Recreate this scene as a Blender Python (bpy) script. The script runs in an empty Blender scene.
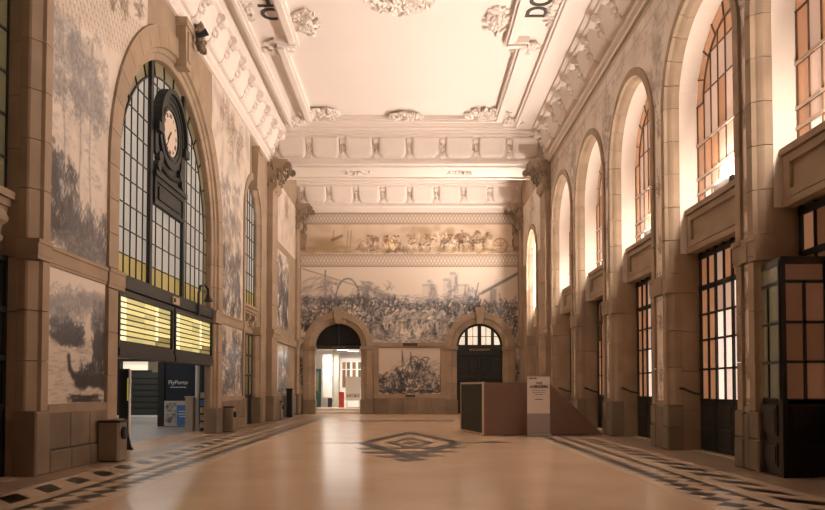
import bpy, bmesh, math, random
import numpy as np
from mathutils import Matrix, Vector
random.seed(7)
RNG = np.random.default_rng(11)
PI = math.pi
SC = bpy.context.scene
COL = SC.collection

# ------------------------------------------------------------------ camera, world, lights, exposure
cam_d = bpy.data.cameras.new('camera')
cam = bpy.data.objects.new('camera', cam_d)
COL.objects.link(cam)
cam.location = (0, 0, 1.65)
cam.rotation_euler = (math.radians(90 + 1.9), 0, 0)
cam_d.sensor_fit = 'HORIZONTAL'
cam_d.sensor_width = 36.0
cam_d.lens = 36.0 * 750.0 / 825.0
cam_d.shift_x = 0.0018
cam_d.shift_y = 0.1304
cam_d.clip_end = 300
SC.camera = cam
SC.view_settings.view_transform = 'Standard'
SC.view_settings.look = 'None'
SC.view_settings.gamma = 1.0
SC.view_settings.use_curve_mapping = False
SC.view_settings.exposure = 0.0
SC.cycles.use_denoising = True
SC.cycles.max_bounces = 10
SC.cycles.diffuse_bounces = 7
SC.cycles.sample_clamp_indirect = 6.0
world = bpy.data.worlds.new('night')
SC.world = world
world.use_nodes = True
world.node_tree.nodes['Background'].inputs[0].default_value = (0.9, 0.75, 0.65, 1)
world.node_tree.nodes['Background'].inputs[1].default_value = 0.02
WARM = (1.0, 0.82, 0.695)


def area(name, loc, direction, power, sx, sy, color=WARM, spread=PI):
    l = bpy.data.lights.new(name, 'AREA')
    l.shape = 'RECTANGLE'
    l.size, l.size_y, l.energy, l.color, l.spread = sx, sy, power, color, spread
    o = bpy.data.objects.new(name, l)
    COL.objects.link(o)
    o.location = loc
    o.rotation_euler = Vector(direction).to_track_quat('-Z', 'Y').to_euler()
    return o


RC = [12.62, 17.75, 23.25, 28.6, 33.9]          # arch centres along the east wall
FLOOD = 330.0


def bulb(name, loc, power):
    l = bpy.data.lights.new(name, 'POINT')
    l.energy, l.color, l.shadow_soft_size = power, WARM, 0.07
    o = bpy.data.objects.new(name, l)
    COL.objects.link(o)
    o.location = loc


for c in RC + [42.2]:
    area('sill_flood', (7.47, c, 6.68), (-0.80, 0, 0.60), FLOOD * (2.4 if c > 40 else 1), 0.12, 0.8, spread=math.radians(125))
    bulb('sill_glow', (7.40, c, 6.76), 270.0)
area('back_room_tube', (-4.4, 49.6, 3.95), (0, 0, -1), 210, 2.4, 0.6, (1, 0.93, 0.86))
area('concourse_fill', (-12.5, 24, 5.3), (0, 0, -1), 260, 1.0, 16, (1, 0.95, 0.88))  # unseen lamps added to light the concourse
area('concourse_fill', (-12.5, 40, 5.3), (0, 0, -1), 240, 6.0, 1.0, (1, 0.95, 0.88))

# ------------------------------------------------------------------ materials
def nt(m):
    m.use_nodes = True
    return m.node_tree


def mat(name, col, rough=0.6, var=0.0, scale=3.0, bump=0.0, bscale=40.0, spec=0.5, metal=0.0,
        emit=None, estr=0.0, rnd=0.0, coat=0.0, var2=None, stretch=None):
    m = bpy.data.materials.new(name)
    t = nt(m)
    b = t.nodes['Principled BSDF']
    b.inputs['Roughness'].default_value = rough
    b.inputs['Metallic'].default_value = metal
    b.inputs['Specular IOR Level'].default_value = spec
    b.inputs['Coat Weight'].default_value = coat
    b.inputs['Coat Roughness'].default_value = 0.12
    b.inputs['Base Color'].default_value = (*col, 1)
    L = t.links
    if var or rnd or bump:
        geo = t.nodes.new('ShaderNodeNewGeometry')
        src = geo.outputs['Position']
        if stretch:
            mp = t.nodes.new('ShaderNodeMapping')
            mp.inputs['Scale'].default_value = stretch
            L.new(src, mp.inputs['Vector'])
            src = mp.outputs['Vector']
    if var:
        n = t.nodes.new('ShaderNodeTexNoise')
        n.inputs['Scale'].default_value = scale
        n.inputs['Detail'].default_value = 6
        L.new(src, n.inputs['Vector'])
        mr = t.nodes.new('ShaderNodeMapRange')
        mr.inputs['From Min'].default_value = 0.3
        mr.inputs['From Max'].default_value = 0.7
        L.new(n.outputs['Fac'], mr.inputs['Value'])
        mx = t.nodes.new('ShaderNodeMix')
        mx.data_type = 'RGBA'
        c2 = var2 or tuple(x * (1 - var) for x in col)
        mx.inputs[6].default_value = (*col, 1)
        mx.inputs[7].default_value = (*c2, 1)
        L.new(mr.outputs[0], mx.inputs[0])
        out = mx.outputs[2]
    else:
        out = None
    if rnd:
        oi = t.nodes.new('ShaderNodeObjectInfo')
        hs = t.nodes.new('ShaderNodeHueSaturation')
        mr2 = t.nodes.new('ShaderNodeMapRange')
        mr2.inputs['To Min'].default_value = 1 - rnd
        mr2.inputs['To Max'].default_value = 1 + rnd
        L.new(oi.outputs['Random'], mr2.inputs['Value'])
        L.new(mr2.outputs[0], hs.inputs['Value'])
        if out:
            L.new(out, hs.inputs['Color'])
        else:
            hs.inputs['Color'].default_value = (*col, 1)
        out = hs.outputs[0]
        if emit:
            mm = t.nodes.new('ShaderNodeMath')
            mm.operation = 'MULTIPLY'
            mm.inputs[1].default_value = estr
            L.new(mr2.outputs[0], mm.inputs[0])
            L.new(mm.outputs[0], b.inputs['Emission Strength'])
    if out:
        L.new(out, b.inputs['Base Color'])
    if bump:
        nb = t.nodes.new('ShaderNodeTexNoise')
        nb.inputs['Scale'].default_value = bscale
        nb.inputs['Detail'].default_value = 4
        L.new(geo.outputs['Position'], nb.inputs['Vector'])
        bp = t.nodes.new('ShaderNodeBump')
        bp.inputs['Strength'].default_value = bump
        bp.inputs['Distance'].default_value = 0.02
        L.new(nb.outputs['Fac'], bp.inputs['Height'])
        L.new(bp.outputs[0], b.inputs['Normal'])
    if emit:
        b.inputs['Emission Color'].default_value = (*emit, 1)
        if not rnd:
            b.inputs['Emission Strength'].default_value = estr
    return m


def tile_mat(name, rough=0.3, size=0.14):
    """glazed tile: the painting is a colour attribute, the joints are a fine grid"""
    m = bpy.data.materials.new(name)
    t = nt(m)
    b = t.nodes['Principled BSDF']
    b.inputs['Roughness'].default_value = rough
    b.inputs['Specular IOR Level'].default_value = 0.35
    a = t.nodes.new('ShaderNodeAttribute')
    a.attribute_name = 'paint'
    geo = t.nodes.new('ShaderNodeNewGeometry')
    sep = t.nodes.new('ShaderNodeSeparateXYZ')
    t.links.new(geo.outputs['Position'], sep.inputs[0])
    prev = None
    for k in range(3):
        m1 = t.nodes.new('ShaderNodeMath')
        m1.operation = 'PINGPONG'
        m1.inputs[1].default_value = size / 2
        off = t.nodes.new('ShaderNodeMath')
        off.operation = 'ADD'
        off.inputs[1].default_value = 0.0313 + 0.01 * k
        t.links.new(sep.outputs[k], off.inputs[0])
        t.links.new(off.outputs[0], m1.inputs[0])
        if prev is None:
            prev = m1.outputs[0]
        else:
            mn = t.nodes.new('ShaderNodeMath')
            mn.operation = 'MINIMUM'
            t.links.new(prev, mn.inputs[0])
            t.links.new(m1.outputs[0], mn.inputs[1])
            prev = mn.outputs[0]
    mr = t.nodes.new('ShaderNodeMapRange')
    mr.inputs['From Max'].default_value = 0.004
    mr.inputs['To Min'].default_value = 0.88
    t.links.new(prev, mr.inputs['Value'])
    mx = t.nodes.new('ShaderNodeMix')
    mx.data_type = 'RGBA'
    mx.blend_type = 'MULTIPLY'
    mx.inputs[0].default_value = 1
    t.links.new(a.outputs['Color'], mx.inputs[6])
    t.links.new(mr.outputs[0], mx.inputs[7])
    t.links.new(mx.outputs[2], b.inputs['Base Color'])
    return m


M = {}
M['stone'] = mat('granite', (0.405, 0.308, 0.217), 0.75, 0.22, 1.3, 0.25, 60, 0.3, rnd=0.07)
M['stone_dark'] = mat('dark_granite', (0.26, 0.20, 0.14), 0.85, 0.2, 2.0)  # darker granite tone for the carved leaves and garlands
M['stone_base'] = mat('granite_plinth', (0.28, 0.218, 0.152), 0.7, 0.35, 0.9, 0.25, 60, 0.3, rnd=0.10)  # plinth and dado granite, tone lowered to carry the near-end darkness
M['plaster'] = mat('plaster', (0.84, 0.78, 0.73), 0.8, 0.04, 0.8)
M['ceil'] = mat('ceiling_plaster', (0.86, 0.80, 0.755), 0.85, 0.03, 0.4)
M['reveal'] = mat('reveal_plaster', (0.80, 0.73, 0.65), 0.8, 0.06, 1.0)
M['tile'] = tile_mat('azulejo')
M['iron'] = mat('black_iron', (0.016, 0.017, 0.016), 0.5)
M['clockiron'] = mat('dark_cast_iron', (0.022, 0.026, 0.024), 0.55, 0.3, 6, 0.4, 25)
M['wood_dark'] = mat('dark_green_wood', (0.012, 0.016, 0.015), 0.45, 0.3, 4)
M['wood_brown'] = mat('dark_brown_wood', (0.02, 0.015, 0.012), 0.42, 0.3, 4)
M['marble'] = mat('cream_marble', (0.78, 0.585, 0.41), 0.2, 0.16, 0.55, 0.0, spec=0.5, var2=(0.68, 0.49, 0.325))
M['marble_border'] = mat('pale_marble', (0.76, 0.61, 0.46), 0.22, 0.14, 0.8, spec=0.45)
M['marble_edge'] = mat('grey_brown_marble', (0.36, 0.27, 0.195), 0.28, 0.2, 0.8, spec=0.45)
M['marble_black'] = mat('black_marble', (0.016, 0.015, 0.014), 0.3, 0.3, 2.5, rnd=0.25, spec=0.22)
M['glass_cool'] = mat('frosted_glass_cool', (0.24, 0.235, 0.21), 0.3, emit=(0.78, 0.74, 0.65), estr=0.26, rnd=0.06)
M['glass_yellow'] = mat('yellow_glass', (0.30, 0.24, 0.08), 0.3, emit=(0.42, 0.33, 0.09), estr=0.30, rnd=0.15)
M['glass_dull'] = mat('dull_glass', (0.16, 0.14, 0.08), 0.3, emit=(0.3, 0.24, 0.10), estr=0.12, rnd=0.2)
M['glass_orange'] = mat('orange_glass', (0.50, 0.25, 0.12), 0.25, emit=(0.62, 0.29, 0.15), estr=0.36, rnd=0.15)
M['glass_pink'] = mat('pinkish_glass', (0.48, 0.33, 0.26), 0.25, emit=(0.75, 0.47, 0.33), estr=0.48, rnd=0.14)
M['glass_white'] = mat('bright_glass', (0.7, 0.6, 0.52), 0.25, emit=(1.0, 0.74, 0.6), estr=0.95, rnd=0.2)  # glow stands in for floodlight and reflections on these panes
M['glass_brown'] = mat('brown_glass', (0.22, 0.115, 0.065), 0.22, emit=(0.5, 0.21, 0.10), estr=0.11, rnd=0.25)
M['glass_grey'] = mat('grey_green_glass', (0.13, 0.11, 0.06), 0.25, emit=(0.33, 0.28, 0.14), estr=0.12, rnd=0.15)
M['glass_cream'] = mat('lit_cream_glass', (0.7, 0.62, 0.5), 0.3, emit=(1.0, 0.83, 0.62), estr=0.75, rnd=0.05)
M['glass_dark'] = mat('dark_glass', (0.012, 0.013, 0.015), 0.12)
M['lens'] = mat('lit_lens', (0.9, 0.9, 0.85), 0.3, emit=(1, 0.86, 0.7), estr=5.0)
M['tube'] = mat('lit_tube', (0.9, 0.9, 0.9), 0.3, emit=(1, 0.95, 0.88), estr=4.0)
M['board_lit'] = mat('lit_board_row', (0.6, 0.55, 0.25), 0.35, 0.0, emit=(0.80, 0.68, 0.26), estr=0.62, rnd=0.3)
M['board_hot'] = mat('lit_board_hot', (0.8, 0.75, 0.45), 0.35, emit=(0.95, 0.86, 0.48), estr=0.95, rnd=0.15)
M['board_dim'] = mat('lit_board_dim', (0.25, 0.22, 0.08), 0.35, emit=(0.5, 0.4, 0.14), estr=0.3, rnd=0.3)
M['ivory'] = mat('clock_ivory', (0.66, 0.56, 0.46), 0.45, 0.08, 4)
M['bar_brown'] = mat('brown_glazing_bar', (0.10, 0.055, 0.03), 0.5)
M['bar_cream'] = mat('pale_glazing_rail', (0.55, 0.42, 0.32), 0.5)
M['ink'] = mat('black_ink', (0.03, 0.025, 0.022), 0.6)
M['letter'] = mat('ceiling_letter', (0.045, 0.04, 0.038), 0.6)
M['gold'] = mat('gold_letter', (0.55, 0.36, 0.12), 0.4, metal=0.3)
M['bronze'] = mat('bronze_plaque', (0.05, 0.033, 0.022), 0.5)
M['brown_board'] = mat('brown_board', (0.165, 0.092, 0.062), 0.6, 0.12, 1.5)
M['blackboard'] = mat('dark_felt', (0.030, 0.032, 0.026), 0.8, 0.15, 3)
M['cream_trim'] = mat('cream_trim', (0.50, 0.39, 0.25), 0.5)
M['banner'] = mat('banner_vinyl', (0.62, 0.52, 0.45), 0.5)
M['banner_low'] = mat('banner_grey', (0.30, 0.25, 0.22), 0.5)
M['alu'] = mat('aluminium', (0.35, 0.33, 0.31), 0.35, metal=0.7)
M['white'] = mat('white_paint', (0.80, 0.78, 0.75), 0.6)
M['greenish'] = mat('greenish_plaster', (0.42, 0.42, 0.34), 0.6)
M['green_door'] = mat('dark_green_paint', (0.012, 0.045, 0.04), 0.4)
M['red'] = mat('red_paint', (0.42, 0.05, 0.025), 0.45)
M['grey_floor'] = mat('grey_floor', (0.34, 0.32, 0.30), 0.45, 0.12, 0.5)
M['conc_wall'] = mat('grey_wall', (0.45, 0.42, 0.38), 0.8, 0.1, 0.5)
M['conc_beige'] = mat('beige_wall', (0.55, 0.46, 0.36), 0.8, 0.1, 0.5)
M['shutter'] = mat('charcoal_shutter', (0.032, 0.034, 0.030), 0.6)
M['navy'] = mat('navy_panel', (0.012, 0.018, 0.035), 0.5)
M['blue'] = mat('blue_print', (0.09, 0.20, 0.50), 0.5)
M['photo_a'] = mat('photo_print', (0.55, 0.5, 0.5), 0.5, 0.0, var2=None)
M['photo_b'] = mat('photo_print_dark', (0.62, 0.58, 0.56), 0.5, 0.9, 6, var2=(0.03, 0.03, 0.035))
M['bin_stone'] = mat('bin_metal', (0.27, 0.22, 0.16), 0.5, 0.2, 3)
M['yellow_sign'] = mat('yellow_sign', (0.6, 0.5, 0.08), 0.5, emit=(0.7, 0.6, 0.1), estr=0.3)
M['green_sign'] = mat('lit_exit_sign', (0.3, 0.6, 0.3), 0.5, emit=(0.5, 0.8, 0.4), estr=0.8)

# ------------------------------------------------------------------ mesh helpers
XR, XL, YB, YF, ZT = 6.85, -7.05, 46.6, -1.5, 14.4


def W(side, s, z, d):
    if side == 'R':
        return (XR + d, s, z)
    if side == 'L':
        return (XL - d, s, z)
    if side == 'C':          # the clock: shallow relief in front of the west window
        return (XL - .13 - .5 * d, s, z)
    return (s, YB + d, z)


class MB:
    def __init__(self):
        self.v, self.f = [], []

    def add(self, vs, fs):
        n = len(self.v)
        self.v += [tuple(p) for p in vs]
        self.f += [tuple(i + n for i in q) for q in fs]
        return self

    def box(self, x0, x1, y0, y1, z0, z1):
        return self.add([(x0, y0, z0), (x1, y0, z0), (x1, y1, z0), (x0, y1, z0),
                         (x0, y0, z1), (x1, y0, z1), (x1, y1, z1), (x0, y1, z1)],
                        [(0, 3, 2, 1), (4, 5, 6, 7), (0, 1, 5, 4), (1, 2, 6, 5), (2, 3, 7, 6), (3, 0, 4, 7)])

    def wbox(self, side, s0, s1, z0, z1, d0, d1):
        a, b = W(side, s0, z0, d0), W(side, s1, z1, d1)
        return self.box(min(a[0], b[0]), max(a[0], b[0]), min(a[1], b[1]), max(a[1], b[1]), z0, z1)

    def prism(self, poly, fn, t0, t1):
        n = len(poly)
        vs = [fn(p, t0) for p in poly] + [fn(p, t1) for p in poly]
        fs = [tuple(range(n)), tuple(range(2 * n - 1, n - 1, -1))]
        fs += [(i, (i + 1) % n, n + (i + 1) % n, n + i) for i in range(n)]
        return self.add(vs, fs)

    def wprism(self, side, poly, d0, d1):
        return self.prism(poly, lambda p, t: W(side, p[0], p[1], t), d0, d1)

    def rings(self, rings, closed=True, cap=True, loop=False):
        n = len(rings[0])
        vs = [p for r in rings for p in r]
        fs = []
        k = len(rings)
        for i in range(k if loop else k - 1):
            for j in range(n if closed else n - 1):
                a, b = i * n + j, i * n + (j + 1) % n
                c, d = ((i + 1) % k) * n + (j + 1) % n, ((i + 1) % k) * n + j
                fs.append((a, b, c, d))
        if cap and not loop:
            fs += [tuple(range(n)), tuple(range((k - 1) * n, k * n))]
        return self.add(vs, fs)

    def tube(self, pts, r, seg=8):
        rs = []
        P = [Vector(p) for p in pts]
        for i, p in enumerate(P):
            t = (P[min(i + 1, len(P) - 1)] - P[max(i - 1, 0)]).normalized()
            u = t.orthogonal().normalized() if i == 0 else (u - t * u.dot(t)).normalized()
            w = t.cross(u)
            rr = r[i] if isinstance(r, (list, tuple)) else r
            rs.append([p + (u * math.cos(2 * PI * k / seg) + w * math.sin(2 * PI * k / seg)) * rr for k in range(seg)])
        return self.rings(rs)

    def ball(self, c, rx, ry, rz, nu=8, nv=5):
        rs = []
        for i in range(1, nv):
            a = PI * i / nv
            rs.append([(c[0] + rx * math.sin(a) * math.cos(2 * PI * k / nu), c[1] + ry * math.sin(a) * math.sin(2 * PI * k / nu),
                        c[2] + rz * math.cos(a)) for k in range(nu)])
        return self.rings(rs)

    def build(self, name, m, parent=None, smooth=False, **props):
        me = bpy.data.meshes.new(name)
        me.from_pydata(self.v, [], self.f)
        bm = bmesh.new()
        bm.from_mesh(me)
        bmesh.ops.recalc_face_normals(bm, faces=bm.faces)
        bm.to_mesh(me)
        bm.free()
        if smooth:
            me.polygons.foreach_set('use_smooth', [True] * len(me.polygons))
        me.materials.append(M[m] if isinstance(m, str) else m)
        return link(name, me, parent, **props)


def link(name, data, parent=None, **props):
    o = bpy.data.objects.new(name, data)
    COL.objects.link(o)
    if parent is not None:
        o.parent = parent
        o.matrix_parent_inverse = Matrix.Translation(-parent.location)
    for k, v in props.items():
        o[k] = v
    return o


def thing(name, label, cat, loc=(0, 0, 0), group=None, kind=None):
    o = bpy.data.objects.new(name, None)
    o.empty_display_size = 0.1
    COL.objects.link(o)
    o.location = loc
    o['label'], o['category'] = label, cat
    if group:
        o['group'] = group
    if kind:
        o['kind'] = kind
    return o


def tagged(o, label, cat, kind=None, group=None):
    o['label'], o['category'] = label, cat
    if kind:
        o['kind'] = kind
    if group:
        o['group'] = group
    return o


UNIT = {}


def piece(name, m, parent, x0, x1, y0, y1, z0, z1, **props):
    """box piece sharing one unit mesh per material"""
    if m not in UNIT:
        me = bpy.data.meshes.new('unit_' + m)
        b = MB().box(-.5, .5, -.5, .5, -.5, .5)
        me.from_pydata(b.v, [], b.f)
        me.materials.append(M[m])
        UNIT[m] = me
    o = link(name, UNIT[m], parent, **props)
    o.location = ((x0 + x1) / 2, (y0 + y1) / 2, (z0 + z1) / 2)
    o.scale = (abs(x1 - x0), abs(y1 - y0), abs(z1 - z0))
    return o


def wpiece(name, m, parent, side, s0, s1, z0, z1, d0, d1, **props):
    a, b = W(side, s0, z0, d0), W(side, s1, z1, d1)
    return piece(name, m, parent, min(a[0], b[0]), max(a[0], b[0]), min(a[1], b[1]), max(a[1], b[1]), z0, z1, **props)


def chamfered(name, m, parent, side, s0, s1, z0, z1, d0, d1, ch=0.02):
    """stone block with chamfered front arrises (d0 is the face towards the hall)"""
    mb = MB()
    r0 = [W(side, a, b, d1) for a, b in ((s0, z0), (s1, z0), (s1, z1), (s0, z1))]
    r1 = [W(side, a, b, d0 + ch) for a, b in ((s0, z0), (s1, z0), (s1, z1), (s0, z1))]
    r2 = [W(side, a, b, d0) for a, b in ((s0 + ch, z0 + ch), (s1 - ch, z0 + ch), (s1 - ch, z1 - ch), (s0 + ch, z1 - ch))]
    mb.rings([r0, r1, r2])
    return mb.build(name, m, parent)


def text(name, s, size, m, loc, rot, parent=None, extrude=0.01, align='CENTER', bold=0.0, space=1.0, **props):
    cu = bpy.data.curves.new(name, 'FONT')
    cu.body = s
    cu.size = size
    cu.extrude = extrude
    cu.offset = bold
    cu.space_character = space
    cu.align_x = align
    cu.align_y = 'CENTER'
    cu.materials.append(M[m])
    tmp = bpy.data.objects.new('tmp', cu)
    COL.objects.link(tmp)
    bpy.context.view_layer.update()
    me = bpy.data.meshes.new_from_object(tmp.evaluated_get(bpy.context.evaluated_depsgraph_get()))
    bpy.data.objects.remove(tmp)
    bpy.data.curves.remove(cu)
    me.name = name
    o = link(name, me, parent, **props)
    o.location = loc
    o.rotation_euler = rot
    return o


def jamb(name, m, parent, side, c, sg, prof, z0, z1):
    mb = MB()
    mb.rings([[W(side, c + sg * r, z, d) for r, d in prof] for z in (z0, z1)])
    return mb.build(name, m, parent)


def vouss(name, m, parent, side, c, zs, prof, a0, a1, n=3):
    mb = MB()
    mb.rings([[W(side, c + r * math.cos(a), zs + r * math.sin(a), d) for r, d in prof]
              for a in [a0 + (a1 - a0) * i / n for i in range(n + 1)]])
    return mb.build(name, m, parent)


def arch_pts(c, R, zs, n=32):
    """from the left foot of the arc over the top to the right foot"""
    return [(c - R * math.cos(PI * i / n), zs + R * math.sin(PI * i / n)) for i in range(n + 1)]


def arch_wall(name, label, side, s0, s1, zt, holes, d0, d1, m):
    """one concave slab with arched openings that start at the floor"""
    poly = [(s0, 0)]
    for c, R, zs in sorted(holes):
        poly += [(c - R, 0)] + arch_pts(c, R, zs) + [(c + R, 0)]
    poly += [(s1, 0), (s1, zt), (s0, zt)]
    # strips between successive bays keep every face simple
    mb = MB()
    mb.wprism(side, poly, d0, d1)
    o = mb.build(name, m)
    return tagged(o, label, 'wall', 'structure')


def clip(poly, inside_poly):
    """convex clip (Sutherland-Hodgman); inside_poly counter-clockwise"""
    out = poly
    n = len(inside_poly)
    for i in range(n):
        ax, ay = inside_poly[i]
        bx, by = inside_poly[(i + 1) % n]
        inp, out = out, []
        if not inp:
            return []
        def sd(p):
            return (bx - ax) * (p[1] - ay) - (by - ay) * (p[0] - ax)
        for j in range(len(inp)):
            p, q = inp[j], inp[(j + 1) % len(inp)]
            sp, sq = sd(p), sd(q)
            if sp >= 0:
                out.append(p)
            if (sp >= 0) != (sq >= 0):
                t = sp / (sp - sq)
                out.append((p[0] + t * (q[0] - p[0]), p[1] + t * (q[1] - p[1])))
    return out


def area2(p):
    return abs(sum(p[i][0] * p[(i + 1) % len(p)][1] - p[(i + 1) % len(p)][0] * p[i][1] for i in range(len(p)))) / 2


# ------------------------------------------------------------------ painted tile panels
def noise2(h, w, k):
    g = RNG.random((max(2, h // k + 2), max(2, w // k + 2)))
    yi = np.linspace(0, g.shape[0] - 1.001, h)
    xi = np.linspace(0, g.shape[1] - 1.001, w)
    y0, x0 = yi.astype(int), xi.astype(int)
    fy, fx = (yi - y0)[:, None], (xi - x0)[None, :]
    a, b = g[y0][:, x0], g[y0][:, x0 + 1]
    c, d = g[y0 + 1][:, x0], g[y0 + 1][:, x0 + 1]
    return (a * (1 - fx) + b * fx) * (1 - fy) + (c * (1 - fx) + d * fx) * fy


CREAM = np.array((0.70, 0.62, 0.53))
INK = np.array((0.10, 0.105, 0.115))
SEPIA = np.array((0.36, 0.25, 0.15))
MIDG = np.array((0.33, 0.31, 0.30))


class Canvas:
    def __init__(self, w, h, cell, base=CREAM):
        self.nw, self.nh = max(2, int(round(w / cell)) + 1), max(2, int(round(h / cell)) + 1)
        self.w, self.h, self.cell = w, h, cell
        self.a = np.ones((self.nh, self.nw, 3)) * base
        self.U = np.linspace(0, w, self.nw)[None, :]
        self.V = np.linspace(0, h, self.nh)[:, None]

    def win(self, u0, u1, v0, v1):
        cu, cv = self.w / (self.nw - 1), self.h / (self.nh - 1)
        i0, i1 = max(0, int(u0 / cu)), min(self.nw, int(u1 / cu) + 2)
        j0, j1 = max(0, int(v0 / cv)), min(self.nh, int(v1 / cv) + 2)
        return (slice(j0, j1), slice(i0, i1)) if i1 > i0 and j1 > j0 else None

    def lay(self, sl, al, col):
        s = self.a[sl]
        self.a[sl] = s + (np.asarray(col) - s) * np.clip(al, 0, 1)[..., None]

    def blob(self, u, v, ru, rv, col=INK, al=0.8, soft=0.35, rot=0.0):
        R = max(ru, rv) * 1.2
        sl = self.win(u - R, u + R, v - R, v + R)
        if not sl:
            return
        du, dv = self.U[:, sl[1]] - u, self.V[sl[0]] - v
        c, s = math.cos(rot), math.sin(rot)
        q = np.sqrt(((du * c + dv * s) / ru) ** 2 + ((dv * c - du * s) / rv) ** 2)
        self.lay(sl, al * np.clip((1 - q) / soft + 0.5, 0, 1), col)

    def line(self, u0, v0, u1, v1, wd=0.03, col=INK, al=0.8):
        wd = max(wd, self.cell * 0.8)
        sl = self.win(min(u0, u1) - wd, max(u0, u1) + wd, min(v0, v1) - wd, max(v0, v1) + wd)
        if not sl:
            return
        U, V = self.U[:, sl[1]], self.V[sl[0]]
        L2 = (u1 - u0) ** 2 + (v1 - v0) ** 2 + 1e-9
        t = np.clip(((U - u0) * (u1 - u0) + (V - v0) * (v1 - v0)) / L2, 0, 1)
        q = np.hypot(U - u0 - t * (u1 - u0), V - v0 - t * (v1 - v0)) / wd
        self.lay(sl, al * np.clip(1.5 - q, 0, 1), col)

    def rect(self, u0, u1, v0, v1, col=INK, al=0.7):
        sl = self.win(u0, u1, v0, v1)
        if sl:
            self.lay(sl, np.full(self.a[sl].shape[:2], al), col)

    def mottle(self, k, amp, v0=0, v1=None, col=INK):
        n = noise2(self.nh, self.nw, k)
        m = np.clip((n - 0.45) * 3, 0, 1) * amp
        f = np.clip((self.V - v0) / 0.4, 0, 1) * (np.clip(((v1 or self.h + 1) - self.V) / 0.4, 0, 1))
        self.lay((slice(None), slice(None)), m * f, col)

    def grad(self, v0, v1, col, al):
        t = np.clip((self.V - v0) / (v1 - v0), 0, 1) * np.ones_like(self.U)
        self.lay((slice(None), slice(None)), t * al, col)

    def hatch(self, u, v, ru, rv, n, col=INK, al=0.6, ln=0.5, ang=None, jit=0.8):
        """short engraved strokes scattered over an ellipse"""
        r = random.random
        for k in range(n):
            a, q = 2 * PI * r(), math.sqrt(r())
            x, y = u + ru * q * math.cos(a), v + rv * q * math.sin(a)
            b = (PI / 2 if ang is None else ang) + (r() - .5) * 2 * jit
            L = min(ru, rv) * ln * (.5 + r())
            self.line(x - L * math.cos(b), y - L * math.sin(b), x + L * math.cos(b), y + L * math.sin(b), self.cell * .7, np.asarray(col) * (.7 + .8 * r()), al * (.5 + .5 * r()))

    def figure(self, u, v, h, col=INK, al=0.75):
        r = random.random
        light = r() < .4
        lean = (r() - .5) * .6
        tone = np.asarray(col) * (.8 + 1.6 * r())
        # cloak or tunic, then folds
        self.blob(u, v + h * .40, h * (.13 + .08 * r()), h * .36, CREAM * .92 if light else tone, .55 if light else al * .55, .5, lean)
        self.hatch(u, v + h * .40, h * .17, h * .36, 7, tone, al, .8, PI / 2 + lean, .5)
        self.hatch(u + h * .04, v + h * .45, h * .12, h * .28, 3, CREAM, .6, .7, PI / 2, .6)
        self.blob(u - lean * h * .3, v + h * .84, h * .075, h * .09, CREAM * .8, .7, .4)
        self.blob(u - lean * h * .3 - .02 * h, v + h * .88, h * .08, h * .06, tone * .8, al, .4)
        if r() < .5:
            self.line(u, v + h * .62, u + h * (r() - .5) * .8, v + h * (.45 + .45 * r()), h * .035, tone, al * .8)
        self.hatch(u + h * .1, v + h * .03, h * .25, h * .05, 3, INK, .5, 1.5, 0, .2)

    def horse(self, u, v, h, col=INK, al=0.75, flip=1):
        col = np.asarray(col)
        self.blob(u, v + h * .56, h * .40, h * .18, col, al * .8, .6)
        self.line(u + flip * h * .32, v + h * .6, u + flip * h * .5, v + h * .92, h * .09, col, al * .8)
        self.blob(u + flip * h * .6, v + h * .9, h * .13, h * .06, col, al * .8, .5, -flip * .7)
        for k in (-.33, -.24, .22, .33):
            b = (random.random() - .5) * .25
            self.line(u + k * h, v + h * .45, u + (k + b) * h, v + h * .22, h * .04, col, al)
            self.line(u + (k + b) * h, v + h * .22, u + (k + b * .4) * h, v, h * .03, col, al)
        self.line(u - flip * h * .4, v + h * .62, u - flip * h * .5, v + h * .25, h * .035, col, al)
        self.hatch(u, v + h * .55, h * .38, h * .17, 12, INK, al * .7, .7, .3, .6)
        self.hatch(u, v + h * .6, h * .3, h * .1, 6, CREAM, .5, .7, .2, .6)

    def crowd(self, n, u0, u1, v0, v1, h, lances=0.25, al=0.75, horses=0.1):
        for i in range(n):
            t = i / n
            u = u0 + random.random() * (u1 - u0)
            v = v1 + (v0 - v1) * t + (random.random() - .5) * .15
            hh = h * (0.65 + 0.55 * t)
            if random.random() < lances:
                self.line(u, v + hh * .4, u + (random.random() - .5) * hh, v + hh * 1.5, .012, INK, .5)
            if random.random() < horses:
                self.horse(u, v, hh * 1.0, INK * (1 + 2 * random.random()), al * .8, random.choice((-1, 1)))
            self.figure(u, v, hh, al=al)

    def fine(self, v0, v1, amp, k=2, col=INK, thr=0.52, u0=-9, u1=999):
        """small blotches of ink, denser between v0 and v1"""
        n = .6 * noise2(self.nh, self.nw, k) + .4 * noise2(self.nh, self.nw, k * 3)
        m = np.clip((n - thr) * 7, 0, 1) * amp
        f = np.clip((self.V - v0) / .25, 0, 1) * np.clip((v1 - self.V) / .25, 0, 1)
        f = f * np.clip((self.U - u0) / .3, 0, 1) * np.clip((u1 - self.U) / .3, 0, 1)
        self.lay((slice(None), slice(None)), m * f, col)

    def tree(self, u, v, h, al=0.5):
        du = 0
        for k in range(9):
            d2 = du + (random.random() - .5) * .12
            self.line(u + du, v + h * k / 9, u + d2, v + h * (k + 1) / 9, .04, MIDG * .7, al)
            du = d2
        for k in range(11):
            x, y = u + (random.random() - .5) * h * .3, v + h * (.55 + .5 * random.random())
            self.blob(x, y, .12 + .16 * random.random(), .10 + .10 * random.random(), MIDG, al * .45, .9)
            self.hatch(x, y, .24, .18, 22, MIDG * .8, al * .9, .3, 0, 1.6)

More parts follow.
